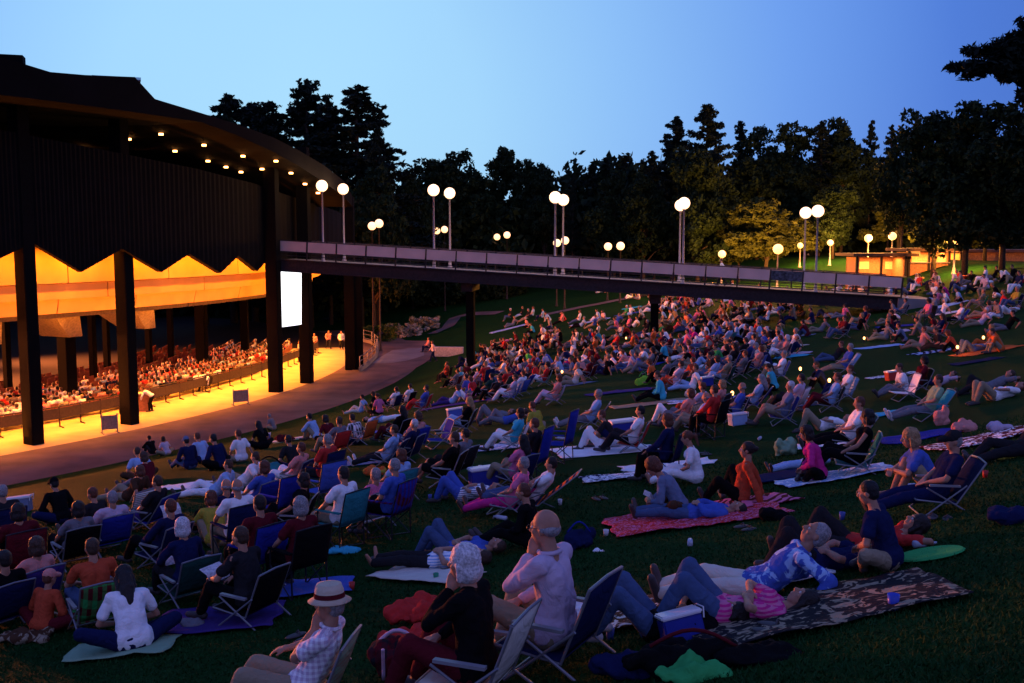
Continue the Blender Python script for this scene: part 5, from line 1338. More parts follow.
CHAIR_OF.clear(); CHAIR_OF.update(CHAIR_OF_BACK)
# ---- the rest of the near lawn, read off the photograph
N = [
 (52, 507, 'cross', 'short', 'black', 'black', 'navy', dict(hat='black', sleeve='long', dy=10)),
 (24, 556, 'camp', 'bob', 'dark', 'maroon', 'black', dict(ch='maroon')),
 (86, 552, 'low', 'bob', 'dark', 'grey', 'black', dict(ch='black', fem=True)),
 (114, 538, 'low', 'short', 'grey', 'lilac', 'khaki', dict(ch='royal', big=1.08)),
 (96, 513, 'ext', 'short', 'auburn', 'charcoal', 'black', dict(dy=20)),
 (143, 480, 'cross', 'short', 'brown', 'ltblue', 'brown', dict()),
 (146, 462, 'knees', 'short', 'black', 'black', 'charcoal', dict(sleeve='long')),
 (162, 463, 'cross', 'bob', 'dark', 'lilac', 'khaki', dict(fem=True)),
 (187, 461, 'ext', 'short', 'dark', 'navy', 'denim', dict(hat='bluegrey', sleeve='long')),
 (198, 455, 'cross', 'short', 'auburn', 'ltblue', 'navy', dict(dy=10)),
 (214, 467, 'cross', 'short', 'black', 'navy', 'black', dict(sleeve='long', dy=15, sc=1.1)),
 (241, 463, 'side', 'short', 'auburn', 'white', 'khaki', dict(dy=10)),
 (212, 480, 'prop', 'short', 'brown', 'ltblue', 'white', dict(dy=35)),
 (246, 474, 'prop', 'short', 'brown', 'white', 'khaki', dict(dy=30)),
 (160, 512, 'lowx', 'short', 'brown', 'charcoal', 'purple', dict(ch='royal', dy=25)),
 (170, 540, 'low', 'short', 'auburn', 'navy', 'black', dict(ch='navy', sleeve='long', dy=15)),
 (208, 532, 'knees', 'bob', 'auburn', 'olive', 'khaki', dict(fem=True, dy=-15)),
 (238, 524, 'camp', 'bald', 'grey', 'white', 'khaki', dict(ch='navy', dy=-5)),
 (265, 500, 'low', 'bob', 'auburn', 'blue', 'white', dict(ch='royal', dy=10)),
 (264, 548, 'camp', 'short', 'dark', 'maroon', 'black', dict(ch='royal', dy=5)),
 (302, 560, 'camp', 'bob', 'grey', 'maroon', 'black', dict(ch='black', fem=True, dy=0)),
 (300, 506, 'low', 'bob', 'dark', 'black', 'black', dict(ch='black', fem=True, dy=40)),
 (300, 488, 'low', 'short', 'auburn', 'salmon', 'white', dict(ch='navy', dy=22)),
 (328, 478, 'campx', 'short', 'grey', 'red', 'charcoal', dict(ch='navy', dy=10)),
 (346, 524, 'camp', 'short', 'dark', 'white', 'khaki', dict(ch='teal', dy=8, big=1.08)),
 (306, 438, 'knees', 'short', 'black', 'ltblue', 'khaki', dict(sleeve='long', dy=15)),
 (326, 438, 'cross', 'bob', 'dark', 'maroon', 'black', dict(fem=True)),
 (344, 446, 'low', 'short', 'brown', 'grey', 'khaki', dict(ch='red')),
 (358, 434, 'cross', 'short', 'dark', 'white', 'navy', dict(pat='plaid', pc2='charcoal')),
 (257, 437, 'cross', 'long', 'black', 'black', 'black', dict(fem=True)),
 (272, 437, 'cross', 'short', 'grey', 'grey', 'khaki', dict(dy=10)),
 (363, 417, 'back', 'short', 'black', 'ltblue', 'cream', dict(dy=15)),
 (373, 413, 'cross', 'long', 'dark', 'black', 'black', dict(fem=True)),
 (379, 412, 'side', 'tail', 'brown', 'pink', 'black', dict(fem=True)),
 (397, 407, 'low', 'short', 'dark', 'white', 'black', dict(ch='navy')),
 (412, 403, 'low', 'short', 'dark', 'white', 'black', dict(ch='black')),
 (427, 411, 'low', 'short', 'brown', 'blue', 'red', dict(ch='red', dy=20)),
 (404, 430, 'low', 'long', 'black', 'black', 'maroon', dict(ch='black', fem=True, dy=10)),
 (384, 422, 'flat', 'short', 'dark', 'ltblue', 'white', dict(dy=200)),
 (420, 436, 'low', 'curly', 'brown', 'salmon', 'denim', dict(ch='royal')),
 (415, 447, 'low', 'short', 'white', 'navy', 'navy', dict(ch='navy', dy=20)),
 (394, 462, 'lowx', 'short', 'brown', 'ltblue', 'charcoal', dict(ch='navy', shoes='w', dy=25)),
 (458, 483, 'low', 'short', 'brown', 'black', 'black', dict(legk='shorts', ch='black', dy=25, sc=1.1)),
 (470, 462, 'low', 'short', 'dark', 'grey', 'charcoal', dict(ch='charcoal', dy=10)),
 (394, 516, 'campx', 'short', 'grey', 'blue', 'black', dict(legk='shorts', ch='maroon', chp='plaid', c2='royal', dy=15)),
 (401, 486, 'low', 'bob', 'auburn', 'ltblue', 'khaki', dict(ch='teal', fem=True)),
 (375, 492, 'low', 'short', 'grey', 'pink', 'lilac', dict(ch='white', fem=True)),
 (470, 430, 'low', 'long', 'blond', 'black', 'ltblue', dict(ch='charcoal', fem=True, dy=25)),
 (514, 446, 'low', 'bob', 'dark', 'turquoise', 'white', dict(ch='white', fem=True, dy=25)),
 (532, 432, 'cross', 'short', 'auburn', 'olive', 'khaki', dict()),
 (540, 458, 'camp', 'short', 'auburn', 'charcoal', 'black', dict(ch='royal', tall=True, sleeve='long', dy=15)),
 (523, 476, 'low', 'long', 'black', 'pink', 'khaki', dict(ch='navy', fem=True)),
 (514, 506, 'lowx', 'short', 'grey', 'pink', 'magenta', dict(ch='navy', chp='bands', c2='magenta', dy=25, fem=True)),
 (462, 500, 'flatk', 'short', 'brown', 'white', 'blue', dict(pat='stripes', pc2='bluegrey', dy=28)),
 (545, 490, 'recl', 'short', 'dark', 'white', 'denim', dict(ch='navy', chp='bands', c2='orange', dy=28)),
 (590, 420, 'lowx', 'short', 'grey', 'ltblue', 'grey', dict(ch='charcoal', shoes='w', dy=25, sc=1.1)),
 (556, 400, 'low', 'bob', 'auburn', 'salmon', 'lilac', dict(ch='lilac', fem=True, dy=20)),
 (512, 396, 'low', 'short', 'brown', 'lilac', 'white', dict(ch='blue', dy=22)),
 (524, 392, 'low', 'short', 'auburn', 'white', 'khaki', dict(ch='blue')),
 (540, 380, 'side', 'short', 'dark', 'red', 'black', dict(dy=10)),
 (658, 401, 'ext', 'short', 'brown', 'turquoise', 'black', dict(sleeve='long', dy=25, sc=1.1)),
 (640, 441, 'low', 'short', 'black', 'white', 'charcoal', dict(ch='red', dy=20, sc=1.05)),
 (612, 446, 'knees', 'short', 'auburn', 'charcoal', 'navy', dict(legk='shorts', dy=25)),
 (668, 458, 'camp', 'bob', 'auburn', 'navy', 'black', dict(ch='navy', sleeve='long', dy=15)),
 (686, 468, 'ext', 'tail', 'auburn', 'white', 'white', dict(fem=True, dy=28, shoes=False, sc=1.08)),
 (600, 448, 'flatk', 'short', 'brown', 'white', 'white', dict(dy=28)),
 (708, 425, 'low', 'bald', 'grey', 'ltblue', 'khaki', dict(ch='black', dy=15, big=1.06)),
 (720, 422, 'camp', 'short', 'brown', 'red', 'black', dict(ch='black', sleeve='long')),
 (728, 410, 'low', 'bob', 'blond', 'salmon', 'khaki', dict(ch='charcoal', fem=True)),
 (742, 422, 'low', 'bald', 'grey', 'blue', 'black', dict(ch='navy', dy=15)),
 (771, 398, 'cross', 'tail', 'dark', 'turquoise', 'black', dict(fem=True, sleeve='none')),
 (756, 404, 'prop', 'short', 'auburn', 'black', 'charcoal', dict(dy=20)),
 (786, 418, 'low', 'short', 'white', 'bluegrey', 'khaki', dict(legk='shorts', ch='royal', dy=25, sc=1.08)),
 (803, 398, 'low', 'short', 'dark', 'lilac', 'charcoal', dict(ch='white')),
 (783, 374, 'low', 'short', 'grey', 'white', 'khaki', dict(ch='blue', dy=20)),
 (846, 382, 'lowx', 'short', 'grey', 'blue', 'khaki', dict(ch='ltblue', legk='shorts', dy=24, sc=1.1)),
 (838, 374, 'prop', 'short', 'auburn', 'charcoal', 'denim', dict(dy=30)),
 (855, 396, 'low', 'short', 'auburn', 'white', 'navy', dict(ch='ltblue', dy=25)),
 (838, 397, 'low', 'short', 'auburn', 'ltblue', 'maroon', dict(ch='charcoal', dy=20)),
 (858, 430, 'lowx', 'short', 'auburn', 'white', 'black', dict(ch='darkgreen', dy=28, sc=1.08)),
 (872, 446, 'low', 'bob', 'dark', 'black', 'black', dict(ch='teal', fem=True, sleeve='none', dy=24, sc=1.08)),
 (820, 430, 'flatk', 'short', 'brown', 'white', 'khaki', dict(dy=28)),
 (832, 470, 'flat', 'short', 'brown', 'ltblue', 'ltblue', dict(dy=40, sc=.8)),
 (948, 494, 'lowx', 'short', 'grey', 'navy', 'navy', dict(ch='navy', hat='charcoal', dy=34, sc=1.0)),
 (936, 410, 'lowx', 'short', 'brown', 'sage', 'grey', dict(ch='turquoise', shoes='w', dy=30, sc=1.05)),
 (928, 392, 'low', 'bob', 'black', 'maroon', 'grey', dict(ch='black', fem=True, dy=25)),
 (950, 392, 'behind', 'short', 'brown', 'lilac', 'navy', dict(dy=30, sc=.9)),
 (1008, 418, 'flatk', 'short', 'auburn', 'white', 'khaki', dict(dy=34, sc=1.1)),
 (1004, 390, 'behind', 'short', 'brown', 'grey', 'charcoal', dict(dy=30, sc=1.05)),
 (905, 395, 'ext', 'short', 'brown', 'white', 'grey', dict(dy=30)),
 (1024, 455, 'prop', 'short', 'dark', 'charcoal', 'charcoal', dict(dy=34)),
 (989, 348, 'back', 'bob', 'blond', 'orange', 'orange', dict(dy=30, fem=True)), (1000, 352, 'knees', 'short', 'brown', 'orange', 'khaki', dict(dy=15)), (955, 352, 'knees', 'bob', 'auburn', 'rust', 'black', dict(fem=True)), (972, 352, 'flatk', 'short', 'brown', 'bluegrey', 'grey', dict(dy=30)),  # orange clothes here carry lantern light in their colour
 (843, 318, 'back', 'bob', 'dark', 'pink', 'grey', dict(fem=True, dy=20)), (843, 334, 'cross', 'short', 'auburn', 'red', 'navy', dict()), (820, 332, 'prop', 'short', 'dark', 'grey', 'khaki', dict(dy=20)), (895, 314, 'cross', 'short', 'brown', 'grey', 'khaki', dict()), (902, 316, 'low', 'short', 'dark', 'grey', 'denim', dict(ch='navy')),
 (937, 303, 'back', 'tail', 'auburn', 'pink', 'ltblue', dict(fem=True)), (948, 303, 'cross', 'short', 'brown', 'white', 'grey', dict()), (961, 302, 'cross', 'short', 'dark', 'ltblue', 'black', dict()), (1008, 314, 'flatk', 'short', 'brown', 'white', 'white', dict(dy=25)), (1000, 318, 'ext', 'short', 'brown', 'grey', 'white', dict(dy=20)),
 (922, 335, 'knees', 'short', 'brown', 'khaki', 'grey', dict()), (936, 332, 'cross', 'bob', 'dark', 'maroon', 'black', dict(fem=True)), (885, 340, 'back', 'short', 'brown', 'grey', 'khaki', dict(dy=20)), (904, 342, 'knees', 'short', 'auburn', 'bluegrey', 'charcoal', dict()), (921, 348, 'back', 'short', 'auburn', 'salmon', 'khaki', dict(legk='shorts', dy=20)), (940, 350, 'ext', 'short', 'brown', 'charcoal', 'brown', dict(dy=20)),
 (455, 388, 'low', 'short', 'brown', 'grey', 'black', dict(ch='maroon')), (447, 382, 'camp', 'short', 'auburn', 'rust', 'charcoal', dict(ch='black')), (452, 404, 'prop', 'bob', 'brown', 'ltblue', 'purple', dict(dy=20)), (466, 400, 'flatk', 'short', 'brown', 'pink', 'white', dict(dy=25)),
 (488, 398, 'low', 'short', 'dark', 'darkgreen', 'black', dict(ch='black')), (496, 402, 'low', 'short', 'auburn', 'charcoal', 'black', dict(ch='black')), (476, 396, 'cross', 'bob', 'auburn', 'red', 'grey', dict(fem=True)),
 (505, 424, 'behind', 'short', 'brown', 'blue', 'grey', dict(dy=30)), (492, 420, 'flatk', 'short', 'brown', 'grey', 'grey', dict(dy=30)), (556, 372, 'low', 'short', 'brown', 'lilac', 'grey', dict(ch='navy')), (562, 374, 'cross', 'short', 'blond', 'ltblue', 'khaki', dict()), (574, 376, 'ext', 'short', 'auburn', 'bluegrey', 'grey', dict(dy=15)), (588, 380, 'low', 'bob', 'auburn', 'maroon', 'black', dict(ch='maroon', fem=True)), (640, 372, 'ext', 'short', 'brown', 'blue', 'khaki', dict(dy=25)), (688, 366, 'back', 'tail', 'auburn', 'red', 'grey', dict(dy=20)), (628, 368, 'knees', 'short', 'auburn', 'salmon', 'khaki', dict()),
 (655, 382, 'cross', 'curly', 'auburn', 'orange', 'black', dict()), (664, 384, 'low', 'short', 'blond', 'grey', 'black', dict(ch='black')), (676, 390, 'low', 'short', 'brown', 'lilac', 'rust', dict(ch='brown')), (692, 390, 'back', 'short', 'brown', 'white', 'ltblue', dict(dy=20)), (712, 384, 'low', 'bob', 'brown', 'ltblue', 'denim', dict(ch='ltblue')), (724, 384, 'low', 'short', 'grey', 'khaki', 'ltblue', dict(ch='darkgreen')), (740, 378, 'low', 'short', 'auburn', 'grey', 'charcoal', dict(ch='black')), (756, 372, 'low', 'bob', 'auburn', 'salmon', 'navy', dict(ch='blue', fem=True)),
 (684, 428, 'low', 'bob', 'auburn', 'salmon', 'grey', dict(ch='brown', chp='plaid', c2='straw', fem=True)), (670, 422, 'flatk', 'short', 'brown', 'pink', 'white', dict(dy=30)), (696, 420, 'low', 'short', 'auburn', 'lilac', 'rust', dict(ch='maroon')),
 (40, 574, 'low', 'bob', 'brown', 'salmon', 'purple', dict(ch='purple', fem=True, dy=10)), (46, 622, 'cross', 'short', 'auburn', 'rust', 'maroon', dict(dy=-70, sc=.85, hat='salmon', sleeve='long')), (8, 600, 'low', 'short', 'dark', 'black', 'khaki', dict(ch='navy', dy=10)), (6, 520, 'camp', 'short', 'grey', 'charcoal', 'black', dict(ch='navy')), (130, 500, 'prop', 'bob', 'auburn', 'brown', 'khaki', dict(dy=20)), (150, 490, 'ext', 'bob', 'brown', 'maroon', 'grey', dict(dy=20)),
 (225, 492, 'low', 'bald', 'grey', 'navy', 'black', dict(ch='navy')), (288, 462, 'cross', 'short', 'dark', 'charcoal', 'navy', dict()),
]
for t in N: put(*t[:7], **t[7])
# ---- the denser crowd farther up the bowl
from itertools import count
SH = ['white'] * 9 + ['ltblue'] * 5 + ['lilac'] * 5 + ['grey'] * 4 + ['salmon'] * 2 + ['red'] * 4 + ['rust'] * 2 + ['pink'] * 2 + ['blue'] * 4 + ['navy'] * 4 + ['black'] * 8 + ['charcoal'] * 6 + ['maroon'] * 6 + ['khaki'] * 2 + ['cream'] * 3 + ['turquoise', 'green', 'olive', 'orange', 'magenta']
LG = ['khaki'] * 4 + ['denim'] * 5 + ['grey'] * 3 + ['black'] * 4 + ['white'] * 3 + ['navy'] * 2 + ['charcoal'] * 2
HC = ['brown'] * 5 + ['dark'] * 5 + ['grey'] * 3 + ['blond'] * 2 + ['auburn'] * 3 + ['white']
HS = ['short'] * 8 + ['bob'] * 4 + ['long', 'tail', 'curly', 'bald', 'bun']
PO = ['low'] * 4 + ['camp'] + ['lowx'] * 3 + ['cross'] * 4 + ['knees'] * 4 + ['back'] * 3 + ['ext'] * 4 + ['side'] * 2 + ['prop'] * 4 + ['flatk'] * 4 + ['flat'] * 2
CHC = ['navy'] * 5 + ['royal'] * 4 + ['blue'] * 2 + ['darkgreen'] * 2 + ['charcoal'] * 3 + ['maroon'] * 2 + ['white', 'teal', 'red', 'green', 'ltblue']
def inpoly(x, y, P):
    c = False; j = len(P) - 1
    for i in range(len(P)):
        if (P[i][1] > y) != (P[j][1] > y) and x < (P[j][0] - P[i][0]) * (y - P[i][1]) / (P[j][1] - P[i][1]) + P[i][0]: c = not c
        j = i
    return c
# (polygon in the photograph, how many, spacing in metres)
POLY = [
 ([(470, 352), (560, 336), (660, 336), (700, 350), (640, 352), (560, 358), (480, 374)], 80, .7),
 ([(455, 362), (480, 356), (560, 364), (600, 360), (610, 378), (540, 392), (450, 402), (440, 380)], 44, .85),
 ([(600, 350), (700, 348), (770, 350), (760, 372), (700, 380), (600, 372)], 44, .85),
 ([(655, 296), (700, 300), (800, 304), (806, 312), (760, 326), (730, 336), (662, 330)], 84, .8),
 ([(690, 338), (760, 332), (800, 350), (770, 368), (700, 362)], 36, .85),
 ([(500, 312), (560, 320), (620, 318), (640, 300), (600, 292), (650, 292), (655, 330), (560, 338), (486, 350), (496, 330)], 36, 1.1),
 ([(880, 296), (1024, 290), (1024, 330), (880, 346)], 26, 1.4),
 ([(904, 284), (1024, 276), (1024, 292), (890, 296)], 38, 1.2),
 ([(640, 290), (730, 292), (800, 298), (790, 304), (660, 300)], 44, .8),
 ([(780, 312), (880, 306), (880, 345), (780, 340)], 10, 1.6),
 ([(740, 395), (830, 388), (830, 405), (750, 412)], 6, 1.1),
 ([(840, 286), (905, 292), (900, 300), (820, 306)], 14, 1.0),
]
rr = random.Random(41)
occ = [(x, y, .75 if d['Y'] > 20 else 1.0) for _, x, y, d in PLIST]
CAND = []
for poly, n, sp in POLY:
    x0, x1 = min(p[0] for p in poly), max(p[0] for p in poly); y0, y1 = min(p[1] for p in poly), max(p[1] for p in poly); k = 0; tries = 0
    while k < n and tries < n * 60:
        tries += 1; a, b = rr.uniform(x0, x1), rr.uniform(y0, y1)
        if not inpoly(a, b, poly): continue
        q = hit(a, b)
        if q.y > 170: continue
        if math.hypot(q.x - CX, q.y - CY) < 66 or any((q.x - u) ** 2 + (q.y - v) ** 2 < max(sp, w * .8) ** 2 for u, v, w in occ): continue
        if noise.noise(Vector((q.x * .33, q.y * .33, 4.2))) < -.10: continue
        occ.append((q.x, q.y, sp)); k += 1
        CAND.append((q.y, a, b, rr.choice(PO), rr.choice(HS), rr.choice(HC), rr.choice(SH), rr.choice(LG), rr.uniform(-22, 30), rr.choice(CHC), rr.uniform(.96, 1.06)))
CAND.sort()
N_IND = 296 - len(PLIST)
print('hand placed', len(PLIST), 'candidates', len(CAND))
MIDB = []
for c in CAND[:max(0, N_IND)]:
    fem = c[4] in ('long', 'tail', 'bun', 'bob')
    pose = c[3]
    put(c[1], c[2], pose, c[4], c[5], c[6], c[7], dy=c[8], ch=c[9], sc=c[10] * 1.07, fem=False, sleeve='short', small=True)
    if pose not in CHAIR_OF and rr.random() < .42:
        bc = rr.choice(['white', 'white', 'ltblue', 'cream', 'turquoise', 'royal', 'red', 'lilac', 'bluegrey']); q = hit(c[1], c[2])
        MIDB.append((q, bc, '%s blanket under %s haired person in %s %s' % (cn(bc), c[5], c[6], 'lying down' if pose in LYING else 'sitting'), c[1], rr.uniform(1.2, 2.0), rr.uniform(.8, 1.1)))
# ---- everybody beyond those, and the seated audience under the pavilion roof: countless small figures, one mesh each
LOWC = {}
def low_parts(pose):
    if pose in LOWC: return LOWC[pose]
    P = POSES[pose]; S = skeleton(P); out = []
    for nm, mb, vx in (('b', body_src(S, P), .032), ('s', shirt_src(S, P, False, 'short', .026), .034), ('l', legs_src(S, P, False, 'trousers', .024), .034)):
        me = remesh(mb, 'low', vx, 1, dec=.5); out.append((nm, me))
    h = hair_src('short'); HM = Matrix.Translation(S['hc']) @ S['HM'].to_4x4(); h.v = [tuple(HM @ Vector(v)) for v in h.v]
    me = remesh(h, 'low', .022, 1, dec=.5); out.append(('h', me))
    res = []
    for nm, me in out:
        me.calc_loop_triangles(); n = len(me.vertices); co = np.empty(n * 3, dtype=np.float32); me.vertices.foreach_get('co', co)
        t = np.empty(len(me.loop_triangles) * 3, dtype=np.int32); me.loop_triangles.foreach_get('vertices', t)
        res.append((nm, co.reshape(-1, 3), t)); bpy.data.meshes.remove(me)
    LOWC[pose] = res; return res
def crowd(name, items, lab, seats=None):
    mats = []; idx = {}
    def mi(m):
        if m.name not in idx: idx[m.name] = len(mats); mats.append(m)
        return idx[m.name]
    V, F, MI, off = [], [], [], 0
    for M, pose, hc, sh, lg, tone in items:
        A = np.array(M); 
        for nm, co, t in low_parts(pose):
            m = mi({'b': skin(tone), 's': cloth(sh), 'l': cloth(lg), 'h': hairm(hc)}[nm])
            V.append(co @ A[:3, :3].T + A[:3, 3]); F.append(t + off); MI.append(np.full(len(t) // 3, m)); off += len(co)
    me = np_mesh(name, np.concatenate(V), np.concatenate(F), 3, mats, np.concatenate(MI))
    me.polygons.foreach_set('use_smooth', [True] * len(me.polygons))
    o = bpy.data.objects.new(name, me); link(o); tag(o, lab, 'crowd', kind='stuff')
items = []
for c in CAND[max(0, N_IND):]:
    q = hit(c[1], c[2]); sc = c[10]
    items.append((ground_matrix(q.x, q.y, stage_yaw(q.x, q.y) + RAD(c[8]), sc), c[3], c[5], c[6], c[7], 0 if rr.random() < .9 else 1))
if items: crowd('crowd', items, 'far part of the lawn audience, seated thickly beyond the footbridge')
items = []; seatmb = MB()
for ir, r in enumerate(np.arange(53.2, 41, -.95)):
    t = -58
    while t < 9:
        t += math.degrees(.58 / r)
        if abs((t + 60) % 16.0 - 8) < .55: continue
        th = RAD(t); p = polar(r, th, 0)
        if p.y < 36: continue
        fx = (-math.cos(th), -math.sin(th), 0)
        if ir < 3 or rr.random() < .75:
            c, s = fx[0], fx[1]
            R3 = Matrix((( c, -s, 0), (s, c, 0), (0, 0, 1)))
            seatmb.box(p + R3 @ Vector((-.30, 0, .60)), (.05, .50, .50), M=R3); seatmb.box(p + R3 @ Vector((0, 0, .40)), (.42, .48, .06), M=R3)
        if rr.random() < .93 and len(items) < 560:
            yw = math.atan2(fx[1], fx[0]) + RAD(rr.uniform(-14, 14)); M = Matrix.Translation(p) @ Matrix.Rotation(yw, 4, 'Z') @ Matrix.Scale(rr.uniform(.95, 1.05), 4)
            items.append((M, rr.choice(['camp', 'camp', 'campx']), rr.choice(HC), rr.choice(['white', 'white', 'cream', 'salmon', 'grey', 'khaki', 'ltblue', 'charcoal', 'navy', 'black', 'red']), rr.choice(LG), 0))
crowd('crowd', items, 'rows of seated audience glowing orange under the pavilion roof')
o = seatmb.build('theatre_seats', mat('seat_shell', (.20, .06, .04), .6)); tag(o, 'rows of fixed seats under the pavilion roof', 'seats', kind='stuff')
# ---- people on the terrace, path and bridge
def stand_at(p, pose, yaw, hc, shirt, legs, lab, cat='person', sc=1.0):
    M = Matrix.Translation(p) @ Matrix.Rotation(yaw, 4, 'Z') @ Matrix.Scale(sc, 4)
    r = person(M, pose, 'short', hc, cloth(shirt), cloth(legs), sleeve='long'); tag(r, lab, 'person', 'people on the terrace and bridge'); return r
stand_at(on_floor(328.5, 349), 'walk', RAD(-60), 'dark', 'salmon', 'charcoal', 'person walking on the lit terrace, the one nearer the seats')
stand_at(on_floor(341.5, 349.5), 'walk', RAD(-75), 'dark', 'white', 'black', 'person in white shirt and dark trousers walking beside the last column')
stand_at(on_floor(151, 411.5), 'stoop', RAD(190), 'brown', 'white', 'black', 'attendant in white shirt stooping over the small desk')
p = on_floor(207, 391.5); r = person(Matrix.Translation(p) @ Matrix.Rotation(RAD(200), 4, 'Z'), 'camp', 'short', 'white', cloth('white'), cloth('black')); tag(r, 'attendant in white shirt seated behind the barrier in the light', 'person', 'people on the terrace and bridge')
c = chair(Matrix.Translation(p) @ Matrix.Rotation(RAD(200), 4, 'Z'), 'camp', 'black', dark=True); tag(c, 'dark chair of the attendant seated behind the barrier', 'chair')
for i, (px, py, l) in enumerate(((300, 362, 'person in pale shirt standing where the barrier ends'), (309, 358, 'person in dark jacket standing just past the barrier end'), (315, 353, 'person in pale top standing deep on the terrace'))):
    stand_at(on_floor(px, py), 'stand', RAD(170 + 40 * i), 'brown', ('cream', 'charcoal', 'salmon')[i], 'black', l)
for px, py, pose, sh, l in ((428, 352, 'camp', 'salmon', 'person in salmon top sitting at the end of the path'), (433.5, 362, 'walk', 'lilac', 'person in lilac walking where the path meets the lawn')):
    q = hit(px, py); stand_at(q, pose, RAD(200), 'brown', sh, 'navy', l)
    if pose == 'camp': c = chair(Matrix.Translation(q) @ Matrix.Rotation(RAD(200), 4, 'Z'), 'camp', 'charcoal', dark=True); tag(c, 'dark chair at the end of the path by the low wall', 'chair')
q = along(722.5, BW * .45); stand_at(Vector((q.x, q.y, q.z - 1.26)), 'walk', BYAW + math.pi, 'brown', 'white', 'charcoal', 'person in white walking across the footbridge')
# ---- labels: what sets each figure apart, then whom it is beside
def seat_word(d): return 'chair' if '%s' in POSEP[d['pose']] else ''
def describe(d):
    ph = POSEP[d['pose']]; ph = ph % d['ch'] if '%s' in ph else ph
    top = d['shirt'] + (' striped' if d['pat'] == 'stripes' else '')
    w = {'bald': 'balding', 'curly': 'curly haired'}.get(d['hair'], d['hc'] + ' haired' if d['hc'] != 'auburn' else 'reddish haired')
    return '%s person in %s top %s' % (w, top, ph)
def zone(d):
    if d['Y'] > 62: return 'past the footbridge'
    if d['px'] < 300: return 'near the path'
    if d['Y'] > 40: return 'in the packed middle crowd'
    if d['px'] > 800: return 'on the hill side'
    return 'mid lawn'
labs = {}
for r, x, y, d in PLIST:
    if d['lab']: r['label'] = d['lab']; continue
    labs.setdefault(describe(d), []).append((r, x, y, d))
final = {}
for l, L in labs.items():
    for r, x, y, d in L:
        nb = sorted(((x - u) ** 2 + (y - v) ** 2, e['shirt']) for q, u, v, e in PLIST if q is not r)[:2]
        m = l if len(L) == 1 else l + ', near %s top' % nb[0][1]
        final.setdefault(m, []).append((r, x, y, d, nb))
used = set()
ORD = ['first', 'second', 'third', 'fourth', 'fifth', 'sixth', 'seventh', 'eighth', 'ninth']
for m, L in final.items():
    L.sort(key=lambda t: t[3]['px'])
    for i, (r, x, y, d, nb) in enumerate(L):
        mm = m
        if len(L) > 1: mm = m + (' and %s' % nb[1][1] if len({t[4][1][1] for t in L}) == len(L) else ', %s from the pavilion side' % ORD[min(i, 8)])
        if len(mm.split()) > 16: mm = mm.replace(' haired ', '-haired ').replace('from the pavilion side', 'counting from the path')
        if len(mm.split()) > 16: mm = mm.replace('counting from the path', 'from the path')
        if len(mm.split()) > 16: mm = mm.replace(' top', '', 1)
        if len(mm.split()) > 16: mm = mm.replace('person ', '', 1)
        r['label'] = mm
# chairs take their label from who sits in them
seen = {}
for c, x, y, d in CHAIRS:
    o = d['own']; k = {'low': 'low', 'lowx': 'reclined', 'recl': 'long reclining', 'camp': 'camp'}[d['kind']]
    l = d['lab'] or '%s %s chair under %s haired person in %s' % (d['col'], k, 'reddish' if o['hc'] == 'auburn' else o['hc'], o['shirt'])
    seen.setdefault(l, []).append((c, x, y, d))
for l, L in seen.items():
    L.sort(key=lambda t: t[3]['px'])
    for i, (c, x, y, d) in enumerate(L):
        c['label'] = l if len(L) == 1 else l + ', %s from the pavilion side' % ORD[min(i, 8)]
for r, x, y, d in PLIST:
    if not d['lab'] and ', near' not in r['label'] and ', ' not in r['label'] and len((r['label'] + ' ' + zone(d)).split()) <= 16: r['label'] = r['label'] + ', ' + zone(d)
for c, x, y, d in CHAIRS:
    if not d['lab'] and ', ' not in c['label'] and len((c['label'] + ' ' + zone(d['own'])).split()) <= 16: c['label'] = c['label'] + ', ' + zone(d['own'])
